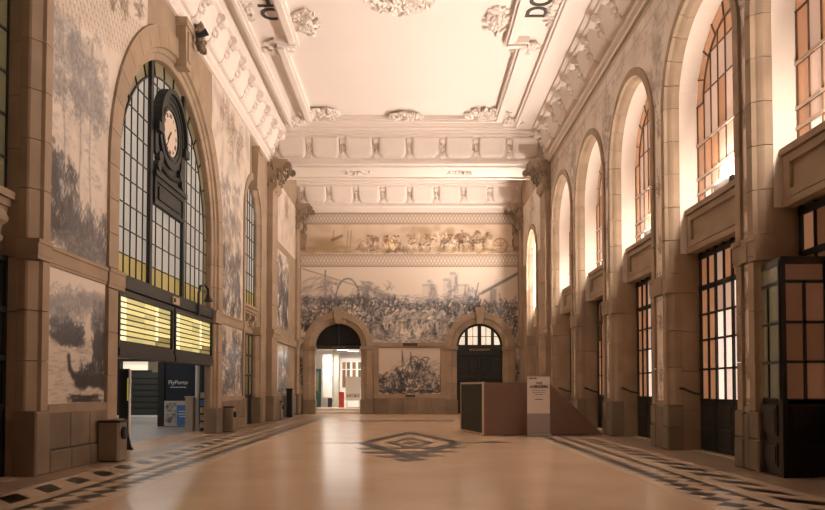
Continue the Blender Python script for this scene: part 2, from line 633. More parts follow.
    def leafy(self, u, v, r, col=SEPIA, al=0.5, n=14):
        for k in range(n):
            a = random.random() * 2 * PI
            q = r * (.25 + .75 * random.random())
            self.blob(u + q * math.cos(a) * .6, v + q * math.sin(a), r * .22, r * .09, col, al * (.4 + .6 * random.random()), .6, a)
        self.hatch(u, v, r * .8, r, n, np.asarray(col) * .8, al, .35, 0, 1.6)


def panel(name, side, s0, s1, z0, z1, cell, painter, parent, d=-0.012, mask=None, m='tile', **props):
    cv = Canvas(s1 - s0, z1 - z0, cell)
    painter(cv)
    nw, nh = cv.nw, cv.nh
    S, Z = np.meshgrid(np.linspace(s0, s1, nw), np.linspace(z0, z1, nh))
    if side == 'R':
        P = np.stack([np.full_like(S, XR + d), S, Z], -1)
    elif side == 'L':
        P = np.stack([np.full_like(S, XL - d), S, Z], -1)
    else:
        P = np.stack([S, np.full_like(S, YB + d), Z], -1)
    idx = np.arange(nw * nh).reshape(nh, nw)
    q = np.stack([idx[:-1, :-1], idx[:-1, 1:], idx[1:, 1:], idx[1:, :-1]], -1)
    if side == 'L':
        q = q[..., ::1]
    elif side == 'R':
        q = q[..., ::-1]
    if mask is not None:
        cs, cz = (S[:-1, :-1] + S[1:, 1:]) / 2, (Z[:-1, :-1] + Z[1:, 1:]) / 2
        q = q[mask(cs, cz)]
    q = q.reshape(-1, 4)
    me = bpy.data.meshes.new(name)
    me.vertices.add(nw * nh)
    me.vertices.foreach_set('co', P.reshape(-1).astype(np.float32))
    me.loops.add(len(q) * 4)
    me.loops.foreach_set('vertex_index', q.reshape(-1).astype(np.int32))
    me.polygons.add(len(q))
    me.polygons.foreach_set('loop_start', np.arange(0, len(q) * 4, 4, dtype=np.int32))
    me.update(calc_edges=True)
    ca = me.color_attributes.new('paint', 'FLOAT_COLOR', 'POINT')
    rgba = np.ones((nw * nh, 4), np.float32)
    pc = np.clip(cv.a, 0.012, 1)
    lum = np.clip(pc.mean(-1, keepdims=True) / CREAM.mean(), 0.02, 1.1)
    pc = pc * np.minimum(lum ** 0.55, 1.08)      # denser glaze in the dark strokes
    rgba[:, :3] = np.clip(pc, 0.012, 1).reshape(-1, 3)
    ca.data.foreach_set('color', rgba.reshape(-1))
    me.materials.append(M[m])
    me.validate()
    return link(name, me, parent, **props)


def outside_arch(arcs):
    def f(s, z):
        k = np.ones_like(s, bool)
        for c, R, zs in arcs:
            k &= ~(((z > zs) & (np.hypot(s - c, z - zs) < R)) | ((z <= zs) & (np.abs(s - c) < R)))
        return k
    return f


def guilloche(cv):
    """lattice band: overlapping arcs between two fillets"""
    p = 0.86
    U, V = cv.U % p, cv.V / cv.h
    l1 = np.abs(V - (0.5 + 0.42 * np.sin(2 * PI * cv.U / p)))
    l2 = np.abs(V - (0.5 - 0.42 * np.sin(2 * PI * cv.U / p)))
    l3 = np.abs(V - (0.5 + 0.42 * np.sin(2 * PI * cv.U / p + PI / 2)))
    l4 = np.abs(V - (0.5 - 0.42 * np.sin(2 * PI * cv.U / p + PI / 2)))
    q = np.minimum(np.minimum(l1, l2), np.minimum(l3, l4))
    cv.lay((slice(None), slice(None)), np.clip(1.5 - q / 0.075, 0, 1) * .5, (0.36, 0.24, 0.17))
    e = np.minimum(V, 1 - V) * np.ones_like(U)
    cv.lay((slice(None), slice(None)), np.clip(1.6 - e / 0.045, 0, 1) * .55, (0.34, 0.23, 0.17))


# ------------------------------------------------------------------ floor
HALF = 46.6
floor = MB().box(XL - 1.2, XR + 1.1, YF, YB + 1.0, -0.25, 0.0).build('floor', 'marble')
tagged(floor, 'polished cream marble floor of the hall with black inlaid borders', 'floor', 'structure')
MB().box(XL + 0.02, -6.35, YF, YB, -0.01, 0.0015).build('edge_band', 'marble_edge', floor)
MB().box(6.15, XR + 0.9, YF, YB, -0.01, 0.0015).build('edge_band', 'marble_edge', floor)
MB().box(-6.35, -4.42, YF, 44.9, -0.01, 0.0018).build('border_band', 'marble_border', floor)
MB().box(4.12, 6.15, YF, 44.9, -0.01, 0.0018).build('border_band', 'marble_border', floor)


def inlay_mesh(name, poly, m='marble_black'):
    mb = MB().prism(poly, lambda p, t: (p[0], p[1], t), -0.008, 0.0)
    me = bpy.data.meshes.new(name)
    me.from_pydata(mb.v, [], mb.f)
    me.materials.append(M[m])
    return me


para = inlay_mesh('inlay_tile', [(-0.24, 0.02), (0.24, -0.53), (0.24, 0.0), (-0.24, 0.55)])
tri_l = inlay_mesh('inlay_triangle', [(0, -0.265), (0.23, 0), (0, 0.265)])
tri_r = inlay_mesh('inlay_triangle', [(0, -0.265), (0, 0.265), (-0.23, 0)])
dia = inlay_mesh('inlay_diamond', [(-0.235, 0), (0, -0.265), (0.235, 0), (0, 0.265)])


def put(me, name, x, y, z=0.0032):
    o = link(name, me, floor)
    o.location = (x, y, z)


y = 9.05
while y < 44.5:
    put(para, 'inlay_tile', -5.92, y)
    put(para, 'inlay_tile', 5.65, y + 0.75)
    y += 1.085
y = 9.3
while y < 44.6:
    put(tri_l, 'inlay_triangle', -5.36, y)
    put(dia, 'inlay_diamond', -4.84, y - 0.07)
    put(tri_r, 'inlay_triangle', 5.06, y + 0.13)
    put(dia, 'inlay_diamond', 4.52, y + 0.2)
    y += 0.545
for x in (-5.37, 5.07):
    MB().box(x - 0.025, x + 0.025, YF, 44.6, -0.008, 0.003).build('inlay_line', 'marble_black', floor)
x = -3.6
while x < 3.6:
    link('inlay_tile', inlay_mesh('inlay_tile', [(x, 36.6), (x + .5, 36.6), (x + .72, 38.0), (x + .22, 38.0)]), floor).location = (0, 0, .0032)
    x += 0.86
MB().box(-4.4, 4.1, 39.6, 40.1, -0.008, 0.003).build('inlay_line', 'marble_border', floor)
# centre motif: a long stepped lozenge
cy0, cx0 = 22.4, -0.02


def loz(a, bf, bn, w, name='inlay_ring'):
    """open lozenge ring: half width a, reach bf away and bn towards the entrance, thickness w (share)"""
    o = [(-a, 0), (0, -bn), (a, 0), (0, bf)]
    i = [(p[0] * (1 - w), p[1] * (1 - w)) for p in o]
    mb = MB()
    for k in range(4):
        p, q, r, s = o[k], o[(k + 1) % 4], i[(k + 1) % 4], i[k]
        mb.prism([p, q, r, s], lambda v, t: (cx0 + v[0], cy0 + v[1], t), -0.008, 0.0034)
    mb.build(name, 'marble_black', floor)


loz(1.62, 5.9, 5.1, 0.26)
loz(0.72, 2.6, 2.3, 0.35)
MB().prism([(-0.22, 0), (0, -.8), (.22, 0), (0, .8)], lambda v, t: (cx0 + v[0], cy0 + v[1], t), -.008, .0034).build('inlay_diamond', 'marble_black', floor)
for yy, hw in ((-1.9, 1.5), (-3.2, 1.25), (-4.3, 0.85), (-5.2, 0.4)):
    MB().prism([(-hw, 0), (-hw + .25, -.45), (hw, 0), (hw - .25, .45)], lambda v, t: (cx0 + v[0], cy0 + yy + v[1], t), -.008, .0038).build('inlay_tile', 'marble_black', floor)
for sx in (-1, 1):
    MB().prism([(sx * 1.6, -.12), (sx * 3.05, 0), (sx * 1.6, .12)], lambda v, t: (cx0 + v[0], cy0 + v[1], t), -.008, .0034).build('inlay_line', 'marble_black', floor)
    MB().prism([(sx * 2.1 + .0, 0), (sx * 2.5, -.4), (sx * 2.95, 0), (sx * 2.5, .4)], lambda v, t: (cx0 + v[0] * (1 if sx > 0 else 1), cy0 + .3 + v[1], t), -.008, .0034).build('inlay_diamond', 'marble_black', floor) if sx > 0 else None

# ------------------------------------------------------------------ walls (one slab each)
RI, RO, ZS = 2.05, 2.40, 9.1                     # east arches: opening, outer band, spring
SMALL = [12.5, 33.2]
R_HOLES = [(c, RO - .03, ZS) for c in RC] + [(42.2, 1.87, 8.95)]
wall_r = arch_wall('wall_right', 'tall stone wall with five arched window bays and door bays', 'R', YF, YB, ZT, R_HOLES, 0.0, 1.0, 'stone')
LSI, LSO, LZS = 1.45, 1.93, 9.2
CI, CO, CZS, CC = 4.30, 5.21, 6.88, 22.45
L_HOLES = [(c, LSO - .03, LZS) for c in SMALL] + [(CC, CO - .03, CZS)]
wall_l = arch_wall('wall_left', 'tall stone and tile wall around the great clock arch', 'L', YF, YB, ZT, L_HOLES, 0.0, 0.42, 'stone')
BD = [-4.54, 4.29]
B_HOLES = [(c, 2.13, 4.2) for c in BD]
wall_b = arch_wall('wall_back', 'end wall of painted tile scenes above two arched doorways', 'B', XL - 1.0, XR + 1.0, ZT, B_HOLES, 0.0, 1.0, 'stone')
tagged(MB().box(XL - 1, XR + 1, YF - .3, YF, 0, ZT).build('wall_front', 'stone'), 'plain stone end wall at the entrance end of the hall', 'wall', 'structure')
ceiling = MB().box(XL - 1, XR + 1, YF - .3, YB + 1, ZT, ZT + .3).build('ceiling', 'ceil')
tagged(ceiling, 'white plaster ceiling with moulded frames and ornaments', 'ceiling', 'structure')


def archivolt(parent, side, c, zs, prof, courses, nv, m='stone', gap=0.007, nseg=3):
    """jamb blocks and voussoirs, each a piece, with open joints between"""
    for sg in (-1, 1):
        for z0, z1 in courses:
            jamb('jamb_block', m, parent, side, c, sg, prof, z0 + gap, z1 - gap)
    rm = sum(p[0] for p in prof) / len(prof)
    for k in range(nv):
        a0, a1 = PI * k / nv + gap / rm, PI * (k + 1) / nv - gap / rm
        vouss('voussoir', m, parent, side, c, zs, prof, a0, a1, nseg)


def courses(z0, z1, n):
    return [(z0 + (z1 - z0) * k / n, z0 + (z1 - z0) * (k + 1) / n) for k in range(n)]


def arch_window(name, label, side, c, R, zs, z0, d, cols, rows, pick, ring=0.45, bar=0.035, nring=9, thick=(), framemat='iron', ringmat='glass_orange', rowthick=()):
    """arched window: bars, one pane object per light, a ring of tapering panes"""
    win = thing(name, label, 'window', W(side, c, z0, d), kind='structure')
    Rg = R - ring
    disc = [(c + Rg * math.cos(a), zs + Rg * math.sin(a)) for a in [PI * i / 28 for i in range(29)]] + [(c - Rg, z0), (c + Rg, z0)]
    fr = MB()
    xs = cols
    for i in range(len(xs) - 1):
        for j in range(len(rows) - 1):
            p = [(xs[i], rows[j]), (xs[i + 1], rows[j]), (xs[i + 1], rows[j + 1]), (xs[i], rows[j + 1])]
            p = clip(p, disc)
            if len(p) < 3 or area2(p) < 0.01:
                continue
            m = pick(i, j)
            if len(p) == 4 and abs(area2(p) - (xs[i + 1] - xs[i]) * (rows[j + 1] - rows[j])) < 1e-6:
                wpiece('pane', m, win, side, xs[i], xs[i + 1], rows[j], rows[j + 1], d, d + .02)
            else:
                MB().wprism(side, p, d, d + .02).build('pane', m, win)
    for i, x in enumerate(xs):
        if abs(x - c) >= R - .01 and 0:
            continue
        b = thick[i] if i < len(thick) and thick[i] else bar
        dx = min(abs(x - c), Rg)
        top = zs + math.sqrt(max(Rg * Rg - dx * dx, 0)) if b <= bar * 1.01 else zs + math.sqrt(max(R * R - dx * dx, 0))
        fr.wbox(side, x - b / 2, x + b / 2, z0, top, d - (.03 if b <= bar * 1.01 else .10), d + .03)
    for j, z in enumerate(rows):
        hw = R if z <= zs else math.sqrt(max(Rg * Rg - (z - zs) ** 2, 0))
        b = rowthick[j] if j < len(rowthick) and rowthick[j] else bar
        if hw > 0.1:
            fr.wbox(side, c - hw, c + hw, z - b / 2, z + b / 2, d - .03, d + .03)
    fr.build('glazing_bars', framemat, win)
    if ring > 0:
        prof = [(Rg - bar, d - .035), (Rg + bar, d - .035), (Rg + bar, d + .035), (Rg - bar, d + .035)]
        mb = MB()
        for k in range(24):
            mb.rings([[W(side, c + r * math.cos(a), zs + r * math.sin(a), q) for r, q in prof] for a in (PI * k / 24, PI * (k + 1) / 24)], cap=False)
        mb.build('arched_bar', framemat, win)
        for k in range(nring):
            a0, a1 = PI * k / nring + .012, PI * (k + 1) / nring - .012
            vouss('pane', ringmat, win, side, c, zs, [(Rg + .03, d), (R, d), (R, d + .02), (Rg + .03, d + .02)], a0, a1, 3)
            
        for sg in (-1, 1):
            hh = rows
            for j in range(len(rows) - 1):
                z1 = min(rows[j + 1], zs)
                if rows[j] < zs - .05:
                    wpiece('pane', ringmat, win, side, min(c + sg * Rg, c + sg * R), max(c + sg * Rg, c + sg * R), rows[j] + .02, z1 - .02, d, d + .02)
        rb = MB()
        for k in range(nring + 1):
            a = PI * k / nring
            pr = [(math.cos(a) * r - math.sin(a) * t, math.sin(a) * r + math.cos(a) * t) for r, t in ((Rg, -.015), (R, -.015), (R, .015), (Rg, .015))]
            rb.wprism(side, [(c + u, zs + v) for u, v in pr], d - .03, d + .03)
        rb.build('radial_bars', framemat, win)
    return win


def grid(a, b, n):
    return [a + (b - a) * i / n for i in range(n + 1)]


# ------------------------------------------------------------------ east wall bays
PROF_R = [(RO, -.07), (RO - .24, -.07), (RO - .26, .02), (RO - .30, .06), (RI + .02, .10), (RI, .14), (RI, .30), (RO, .30)]
BAYW = ['window bay nearest the entrance, above the glazed draught lobby', 'second bay from the entrance', 'third bay from the entrance', 'fourth bay from the entrance', 'fifth bay from the entrance, beside the beam pilaster']


def pick_up(i, j):
    if j == 0:
        return 'glass_white' if (i % 3) else 'glass_pink'
    if j == 1:
        return 'glass_pink'
    return 'glass_orange' if (i < 3 or j > 4 or random.random() < .35) else 'glass_pink'


def door_bay(name, label, side, c, half, ztop, d, palette, lobby=False):
    t = thing(name, label, 'door', W(side, c, 0, d), kind='structure')
    rows = [1.34, 2.12, 2.88, 3.55, 4.25, ztop - .12]
    cols = grid(c - half + .08, c + half - .08, 8)
    for i in range(8):
        for j in range(5):
            wpiece('pane', palette(i, j), t, side, cols[i] + .03, cols[i + 1] - .03, rows[j] + .02, rows[j + 1] - .02, d, d + .015)
    fr = MB()
    for i, x in enumerate(cols):
        b = .09 if i in (0, 2, 4, 6, 8) else .035
        fr.wbox(side, x - b / 2, x + b / 2, 1.3, ztop, d - .05, d + .04)
    for j, z in enumerate(rows):
        b = .13 if j in (4, 5) else .05
        fr.wbox(side, c - half, c + half, z - b / 2, z + b / 2, d - .05, d + .04)
    fr.build('glazing_bars', 'iron', t)
    for k in range(4):
        s0, s1 = c - half + k * half / 2 + .015, c - half + (k + 1) * half / 2 - .015
        lf = wpiece('door_leaf', 'wood_dark', t, side, s0, s1, .03, 1.31, d - .04, d + .04)
        for zz0, zz1 in ((.15, .62), (.72, 1.2)):
            chamfered('raised_panel', 'wood_dark', t, side, s0 + .1, s1 - .1, zz0, zz1, d - .065, d - .03)
    wpiece('threshold', 'marble_border', t, side, c - half, c + half, 0.0, .022, d - .25, d + .1)
    h = MB()
    s = c + half - .03
    h.tube([W(side, s, 1.62, .25), W(side, s - .12, 1.62, .27), W(side, s - .30, 1.50, .50), W(side, s - .34, 1.46, .70)], .035, 8)
    h.build('push_bar', 'iron', t)
    return t


def palA(i, j):  # white and pink glow puts reflections into the door panes
    if i in (3, 4, 5) and j < 4:
        return 'glass_white' if j < 2 or random.random() < .4 else 'glass_pink'
    if i > 5:
        return 'glass_orange'
    return random.choice(['glass_pink', 'glass_pink', 'glass_white', 'glass_orange']) if j < 4 else random.choice(['glass_pink', 'glass_orange'])


def palB(i, j):
    return random.choice(['glass_pink', 'glass_orange', 'glass_brown', 'glass_brown', 'glass_orange'])


def palC(i, j):
    return random.choice(['glass_brown', 'glass_grey', 'glass_brown', 'glass_orange'])


WN = 0
for bi, c in enumerate(RC + [42.2]):
    end = bi == 5
    ri, ro, zs = (1.5, 1.9, 8.95) if end else (RI, RO, ZS)
    prof = [(r - (RI - ri) if r < RO else ro, q) for r, q in PROF_R]
    archivolt(wall_r, 'R', c, zs, prof, courses(1.18, 4.15, 3) + courses(4.68, zs, 5), 11)
    # lower plinth and impost, on either side of the opening
    for sg in (-1, 1):
        a, b = sorted((c + sg * (ri - .03), c + sg * (ro + .04)))
        chamfered('plinth_block', 'stone_base', wall_r, 'R', a, b, 0.0, .62, -.10, .32, .03)
        chamfered('plinth_block', 'stone_base', wall_r, 'R', a, b, .63, 1.17, -.085, .32, .03)
        imp = MB()
        e0, e1 = (a - .02, b + .02)
        for zz0, zz1, pj in ((4.16, 4.26, .075), (4.26, 4.56, .085), (4.56, 4.67, .11)):
            imp.wbox('R', e0 + .06 - pj * .3, e1 - .06 + pj * .3, zz0, zz1, -pj, .34)
        imp.build('impost', 'stone', wall_r)
        # straight side faces of the recess behind the moulding
        jz0, jz1 = c + sg * ri, c + sg * (ro - .03)
        for z0, z1 in courses(0.0, 5.2, 5):
            wpiece('reveal_block', 'stone', wall_r, 'R', min(jz0, jz1), max(jz0, jz1), z0 + .006, z1 - .006, .305, .98)
    # plaster lining of the upper recess
    lin = MB()
    pl = [(ri, .305), (ro - .03, .305), (ro - .03, .98), (ri, .98)]
    path = [(c + ri, 5.2)] 
    rings = []
    for z in (5.2, zs):
        rings.append([W('R', c + r, z, q) for r, q in pl])
    for k in range(1, 33):
        a = PI * k / 32
        rings.append([W('R', c + r * math.cos(a), zs + r * math.sin(a), q) for r, q in pl])
    rings.append([W('R', c - r, 5.2, q) for r, q in pl])
    lin.rings(rings)
    lin.build('reveal_lining', 'reveal', wall_r)
    # spandrel block between door and window
    sp = MB()
    s0, s1 = c - ri + .01, c + ri - .01
    sp.wbox('R', s0, s1, 5.22, 6.28, .54, .97)
    sp.wbox('R', s0, s1, 5.18, 5.32, .46, .7)
    sp.wbox('R', s0, s1, 6.20, 6.34, .42, .97)
    sp.build('spandrel_block', 'stone', wall_r)
    sf = MB()
    for a, b, e, f in ((s0 + .02, s0 + .28, 5.34, 6.18), (s1 - .28, s1 - .02, 5.34, 6.18), (s0 + .29, s1 - .29, 5.34, 5.50), (s0 + .29, s1 - .29, 6.02, 6.18)):
        sf.wbox('R', a, b, e, f, .47, .56)
    sf.build('spandrel_frame', 'stone', wall_r)
    WN += 1
    nc = 7 if end else 9
    cols = grid(c - ri + .04, c + ri - .04, nc)
    arch_window('window_%d' % WN, 'arched orange glazed window with pale lit reveal, ' + ('window of the end bay next to the end wall' if end else BAYW[bi]),
                'R', c, ri, zs, 6.36, .80, cols, [6.36, 6.75, 7.15, 8.05, 9.3, 10.2, 10.9], pick_up, ring=.45, bar=.022, rowthick=(.05, .05, .07, .08), framemat='bar_brown')
    rl = MB()
    for zz in (6.75, 7.15, 8.05):
        rl.wbox('R', c - ri, c + ri, zz - .035, zz + .035, .75, .79)
    rl.build('window_rail', 'bar_cream', wall_r)
    door_bay('door_%d' % WN, 'tall glazed double door with dark lower panels, ' + ('in the end bay next to the end wall' if end else ['partly behind the draught lobby', 'in the second bay from the entrance, brightest panes', 'in the third bay from the entrance', 'in the fourth bay from the entrance', 'in the fifth bay, behind the brown display box'][bi]),
             'R', c, ri, 5.2, .82, [palB, palA, palA, palB, palB, palC][bi])
    # floodlight on the sill
    fl = thing('sill_floodlight', 'lit floodlight bar on the sill of the ' + ('end bay window next to the end wall' if end else ['window over the draught lobby', 'second window from the entrance', 'third window from the entrance', 'fourth window from the entrance', 'fifth window from the entrance'][bi]), 'lamp', W('R', c, 6.34, .5), group='floodlights on the window sills')
    hb = MB()
    hb.wbox('R', c - .5, c + .5, 6.34, 6.40, .54, .72)
    hb.wbox('R', c - .50, c - .44, 6.34, 6.60, .58, .68).wbox('R', c + .44, c + .50, 6.34, 6.60, .58, .68)
    hb.build('bracket', 'iron', fl)
    MB().wprism('R', [(c - .43, 6.42), (c + .43, 6.42), (c + .43, 6.58), (c - .43, 6.58)], .55, .70).build('housing', 'alu', fl)
    MB().wbox('R', c - .41, c + .41, 6.58, 6.60, .56, .69).build('lens', 'lens', fl)

# tile strips between the bays and the tiled wall above the arches


def strip_paint(cv):
    cv.a[:] = CREAM * 1.25
    cv.mottle(6, .10, col=SEPIA)
    n = max(1, int(cv.h / 1.4))
    for k in range(n):
        v = cv.h * (k + .5) / n
        cv.leafy(cv.w / 2, v, .34, SEPIA, .45, 16)
        cv.blob(cv.w / 2, v, .12, .2, SEPIA, .6, .4)
        for sg in (-1, 1):
            cv.line(cv.w / 2, v + .2, cv.w / 2 + sg * .14, v + .55, .018, MIDG, .6)
    for u in (.025, cv.w - .025):
        cv.line(u, 0, u, cv.h, .012, MIDG * .7, .6)
    for v in (.08, cv.h - .08):
        cv.rect(0, cv.w, v - .14, v + .14, CREAM * 1.1, .8)
        for q in range(3):
            cv.blob(cv.w * (q + .5) / 3, v, .05, .06, (.22, .22, .25), .6, .4)


gaps = [(RC[0] - RO - .55, RC[0] - RO)] + [(RC[i] + RO, RC[i + 1] - RO) for i in range(4)]
for g0, g1 in gaps:
    panel('tile_strip', 'R', g0 + .02, g1 - .02, 1.3, 4.14, .025, strip_paint, wall_r)
    panel('tile_strip', 'R', g0 + .02, g1 - .02, 4.70, 9.6, .03, strip_paint, wall_r)
    chamfered('plinth_block', 'stone_base', wall_r, 'R', g0 + .05, g1 - .05, 0, 1.12, -.08, .05, .03)
    MB().wbox('R', g0, g1, 4.18, 4.66, -.10, .05).build('impost', 'stone', wall_r)
    MB().wbox('R', g0 + .05, g1 - .05, 1.14, 1.28, -.05, .02).build('strip_sill', 'stone', wall_r)


def spandrel_paint(cv):
    cv.mottle(9, .22, col=SEPIA)
    for k in range(6):
        u = (RC[0] - 2.67 + 5.33 * k) - (RC[0] - 3.2)
        cv.leafy(u, 1.0, .8, SEPIA * .95, .55, 30)
        cv.leafy(u, 2.1, .55, SEPIA, .45, 20)
        for sg in (-1, 1):
            for t in range(4):
                cv.leafy(u + sg * (.45 + .5 * t), 1.9 + .22 * t, .34, SEPIA, .4, 9)
    for v in (cv.h - .12, cv.h - .55):
        cv.line(0, v, cv.w, v, .02, SEPIA, .6)
    for k in range(int(cv.w / 1.1)):
        cv.line(1.1 * k, cv.h - .55, 1.1 * k, cv.h - .12, .015, SEPIA, .4)


panel('tile_panel', 'R', RC[0] - 3.2, 36.3, 9.6, 12.72, .05, spandrel_paint, wall_r, mask=outside_arch([(c, RO - .08, ZS) for c in RC]))


def plain_tile(cv):
    cv.mottle(7, .3, col=SEPIA)
    cv.leafy(cv.w / 2, cv.h * .75, min(cv.w, cv.h) * .3, SEPIA, .5, 24)


panel('tile_panel', 'R', 38.3, 46.3, 9.0, 12.6, .06, plain_tile, wall_r, mask=outside_arch([(42.2, 1.82, 8.95)]))

# ------------------------------------------------------------------ west wall
PROF_S = [(LSO, -.07), (LSO - .27, -.07), (LSO - .29, .0), (LSO - .36, .05), (LSI + .02, .12), (LSI, .16), (LSI, .30), (LSO, .30)]
PROF_C = [(CO, -.08), (CO - .56, -.08), (CO - .59, .0), (CO - .70, .03), (CO - .72, .08), (CI + .02, .10), (CI, .13), (CI, .26), (CO, .26)]
archivolt(wall_l, 'L', CC, CZS, PROF_C, courses(0.9, 3.95, 3) + courses(4.45, CZS, 3), 19, nseg=3)
for sg in (-1, 1):
    a, b = sorted((CC + sg * (CI - .05), CC + sg * (CO + .03)))
    chamfered('plinth_block', 'stone_base', wall_l, 'L', a, b, 0, .9, -.13, .26, .03)
    imp = MB()
    for z0, z1, pj in ((3.97, 4.06, .09), (4.06, 4.34, .10), (4.34, 4.43, .12)):
        imp.wbox('L', a + .04 - pj * .3, b - .04 + pj * .3, z0, z1, -pj, .28)
    imp.build('impost', 'stone', wall_l)
    e0, e1 = sorted((CC + sg * (CI + .35), CC + sg * (CO - .03)))
    for z0, z1 in courses(.0, 4.4, 4):
        wpiece('reveal_block', 'stone', wall_l, 'L', e0, e1, z0 + .006, z1 - .006, .265, .42)
lin = MB()
pl = [(CI, .265), (CO - .03, .265), (CO - .03, .42), (CI, .42)]
rings = [[W('L', CC + r, z, q) for r, q in pl] for z in (4.4, CZS)]
for k in range(1, 41):
    a = PI * k / 40
    rings.append([W('L', CC + r * math.cos(a), CZS + r * math.sin(a), q) for r, q in pl])
rings.append([W('L', CC - r, 4.4, q) for r, q in pl])
lin.rings(rings)
lin.build('reveal_lining', 'stone', wall_l)
# keystone running up to the cornice
ks = MB()
for z0, z1, w0, w1, pj in ((11.3, 12.5, .22, .32, .30), (12.5, 12.74, .38, .38, .36)):
    ks.add([W('L', CC - w0, z0, -pj), W('L', CC + w0, z0, -pj), W('L', CC + w1, z1, -pj), W('L', CC - w1, z1, -pj),
            W('L', CC - w0, z0, .2), W('L', CC + w0, z0, .2), W('L', CC + w1, z1, .2), W('L', CC - w1, z1, .2)],
           [(0, 1, 2, 3), (4, 5, 6, 7), (0, 1, 5, 4), (1, 2, 6, 5), (2, 3, 7, 6), (3, 0, 4, 7)])
ks.build('keystone', 'stone', wall_l)
kb = MB()
kb.wbox('L', CC - .13, CC + .13, 11.5, 12.4, -.34, -.26)
kb.build('keystone_panel', 'stone', wall_l)
lf = MB()
for k in range(90):
    lf.ball(W('L', CC + 1.2 + .55 * (random.random() - .5), 12.45 + .75 * random.random(), -.22 - .2 * random.random()), .04 + .04 * random.random(), .03 + .05 * random.random(), .06 + .08 * random.random(), 6, 4)
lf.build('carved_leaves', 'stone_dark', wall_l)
# clock window
M1, M2 = 20.8, 23.8
cols = grid(CC - CI + .42, M1, 5) + grid(M1, M2, 5)[1:] + grid(M2, CC + CI - .42, 5)[1:]
rows = [4.42, 5.06] + [5.06 + .66 * k for k in range(1, 10)]
thick = [0] * len(cols)
thick[5] = thick[10] = .2


def pick_c(i, j):
    return 'glass_yellow' if j == 0 else 'glass_cool'


WN += 1
cw = arch_window('window_%d' % WN, 'great arched window with leaded grey panes behind the wall clock', 'L', CC, CI, CZS, 4.42, .30, cols, rows, pick_c, ring=.42, bar=.026, nring=15, thick=thick, ringmat='glass_dull')
wpiece('transom_beam', 'iron', cw, 'L', CC - CI, CC + CI, 4.10, 4.44, .0, .5)

# clock
CKC = 22.33
ck = thing('wall_clock', 'large dark cast iron station clock with ivory dial in front of the great arched window', 'clock', W('C', CKC, 6.4, .3))
CKZ = 9.27


def disc(mb, r0, r1, d0, d1, n=40):
    for (ra, rb, da, db) in [(r0, r1, d0, d1)]:
        prof = [(ra, da), (rb, da), (rb, db), (ra, db)]
        rr = [[W('C', CKC + r * math.cos(2 * PI * k / n), CKZ + r * math.sin(2 * PI * k / n), q) for r, q in prof] for k in range(n)]
        mb.rings(rr, loop=True)


mb = MB()
mb.wprism('C', [(CKC + 1.0 * math.cos(2 * PI * k / 40), CKZ + 1.0 * math.sin(2 * PI * k / 40)) for k in range(40)], .2, .42)
disc(mb, .69, .80, .02, .25)
disc(mb, .79, .90, .10, .25)
disc(mb, .88, 1.06, .04, .3)
mb.build('case', 'clockiron', ck)
hood = MB()
for r0, r1, d0, d1 in ((1.04, 1.16, -.02, .4), (1.14, 1.28, -.22, .4)):
    n = 24
    prof = [(r0, d0), (r1, d0), (r1, d1), (r0, d1)]
    hood.rings([[W('C', CKC + r * math.cos(a), CKZ + r * math.sin(a), q) for r, q in prof] for a in [-.10 + (PI + .20) * k / n for k in range(n + 1)]])
for sg in (-1, 1):
    hood.wbox('C', CKC + sg * 1.24 - .2, CKC + sg * 1.24 + .2, CKZ - .36, CKZ - .1, -.2, .4)
    hood.wbox('C', CKC + sg * 1.20 - .12, CKC + sg * 1.20 + .12, CKZ - .95, CKZ - .36, .1, .4)
hood.build('hood', 'clockiron', ck)
br = MB()
br.wprism('C', [(CKC - 1.2, CKZ - .3), (CKC - 1.0, CKZ - 1.1), (CKC - 1.2, CKZ - 1.5), (CKC + 1.2, CKZ - 1.5), (CKC + 1.0, CKZ - 1.1), (CKC + 1.2, CKZ - .3)], .22, .42)
for sg in (-1, 1):
    for q, (zz, r) in enumerate(((CKZ - 1.0, .18), (CKZ - 1.28, .15))):
        br.tube([W('C', CKC + sg * (.95 + .14 * q), zz, .30), W('C', CKC + sg * (.95 + .14 * q), zz, -.02)], r, 12)
for k in range(13):
    br.ball(W('C', CKC - .84 + .14 * k, CKZ - 1.18 - .12 * math.sin(PI * k / 12), .14), .07, .09, .08)
br.wbox('C', CKC - 1.45, CKC + 1.45, CKZ - 1.62, CKZ - 1.48, -.08, .42)
br.build('carved_bracket', 'clockiron', ck)
pn = MB()
pn.wbox('C', CKC - 1.35, CKC + 1.35, CKZ - 2.42, CKZ - 1.62, .16, .42)
for a, b, e, f in ((-1.35, 1.35, 2.42, 2.32), (-1.35, 1.35, 1.76, 1.62), (-1.35, -1.2, 2.32, 1.76), (1.2, 1.35, 2.32, 1.76), (-1.0, 1.0, 2.22, 1.86)):
    pn.wbox('C', CKC + a, CKC + b, CKZ - e, CKZ - f, .06, .2)
pn.build('base_panel', 'clockiron', ck)
fa = MB().wprism('C', [(CKC + .70 * math.cos(2 * PI * k / 48), CKZ + .70 * math.sin(2 * PI * k / 48)) for k in range(48)], .13, .22).build('dial', 'ivory', ck)
NUM = ['XII', 'I', 'II', 'III', 'IIII', 'V', 'VI', 'VII', 'VIII', 'IX', 'X', 'XI']
for k, s in enumerate(NUM):
    a = PI / 2 - 2 * PI * k / 12
    p = W('C', CKC + .54 * math.cos(a), CKZ + .54 * math.sin(a), .122)
    # reads from the hall: the text's x axis runs along +Y, its normal along +X
    R = Matrix.Rotation(a - PI / 2, 4, 'X') @ Matrix(((0, 0, 1, 0), (1, 0, 0, 0), (0, 1, 0, 0), (0, 0, 0, 1)))
    text('numeral', s, .17, 'ink', p, R.to_euler(), fa, .004)
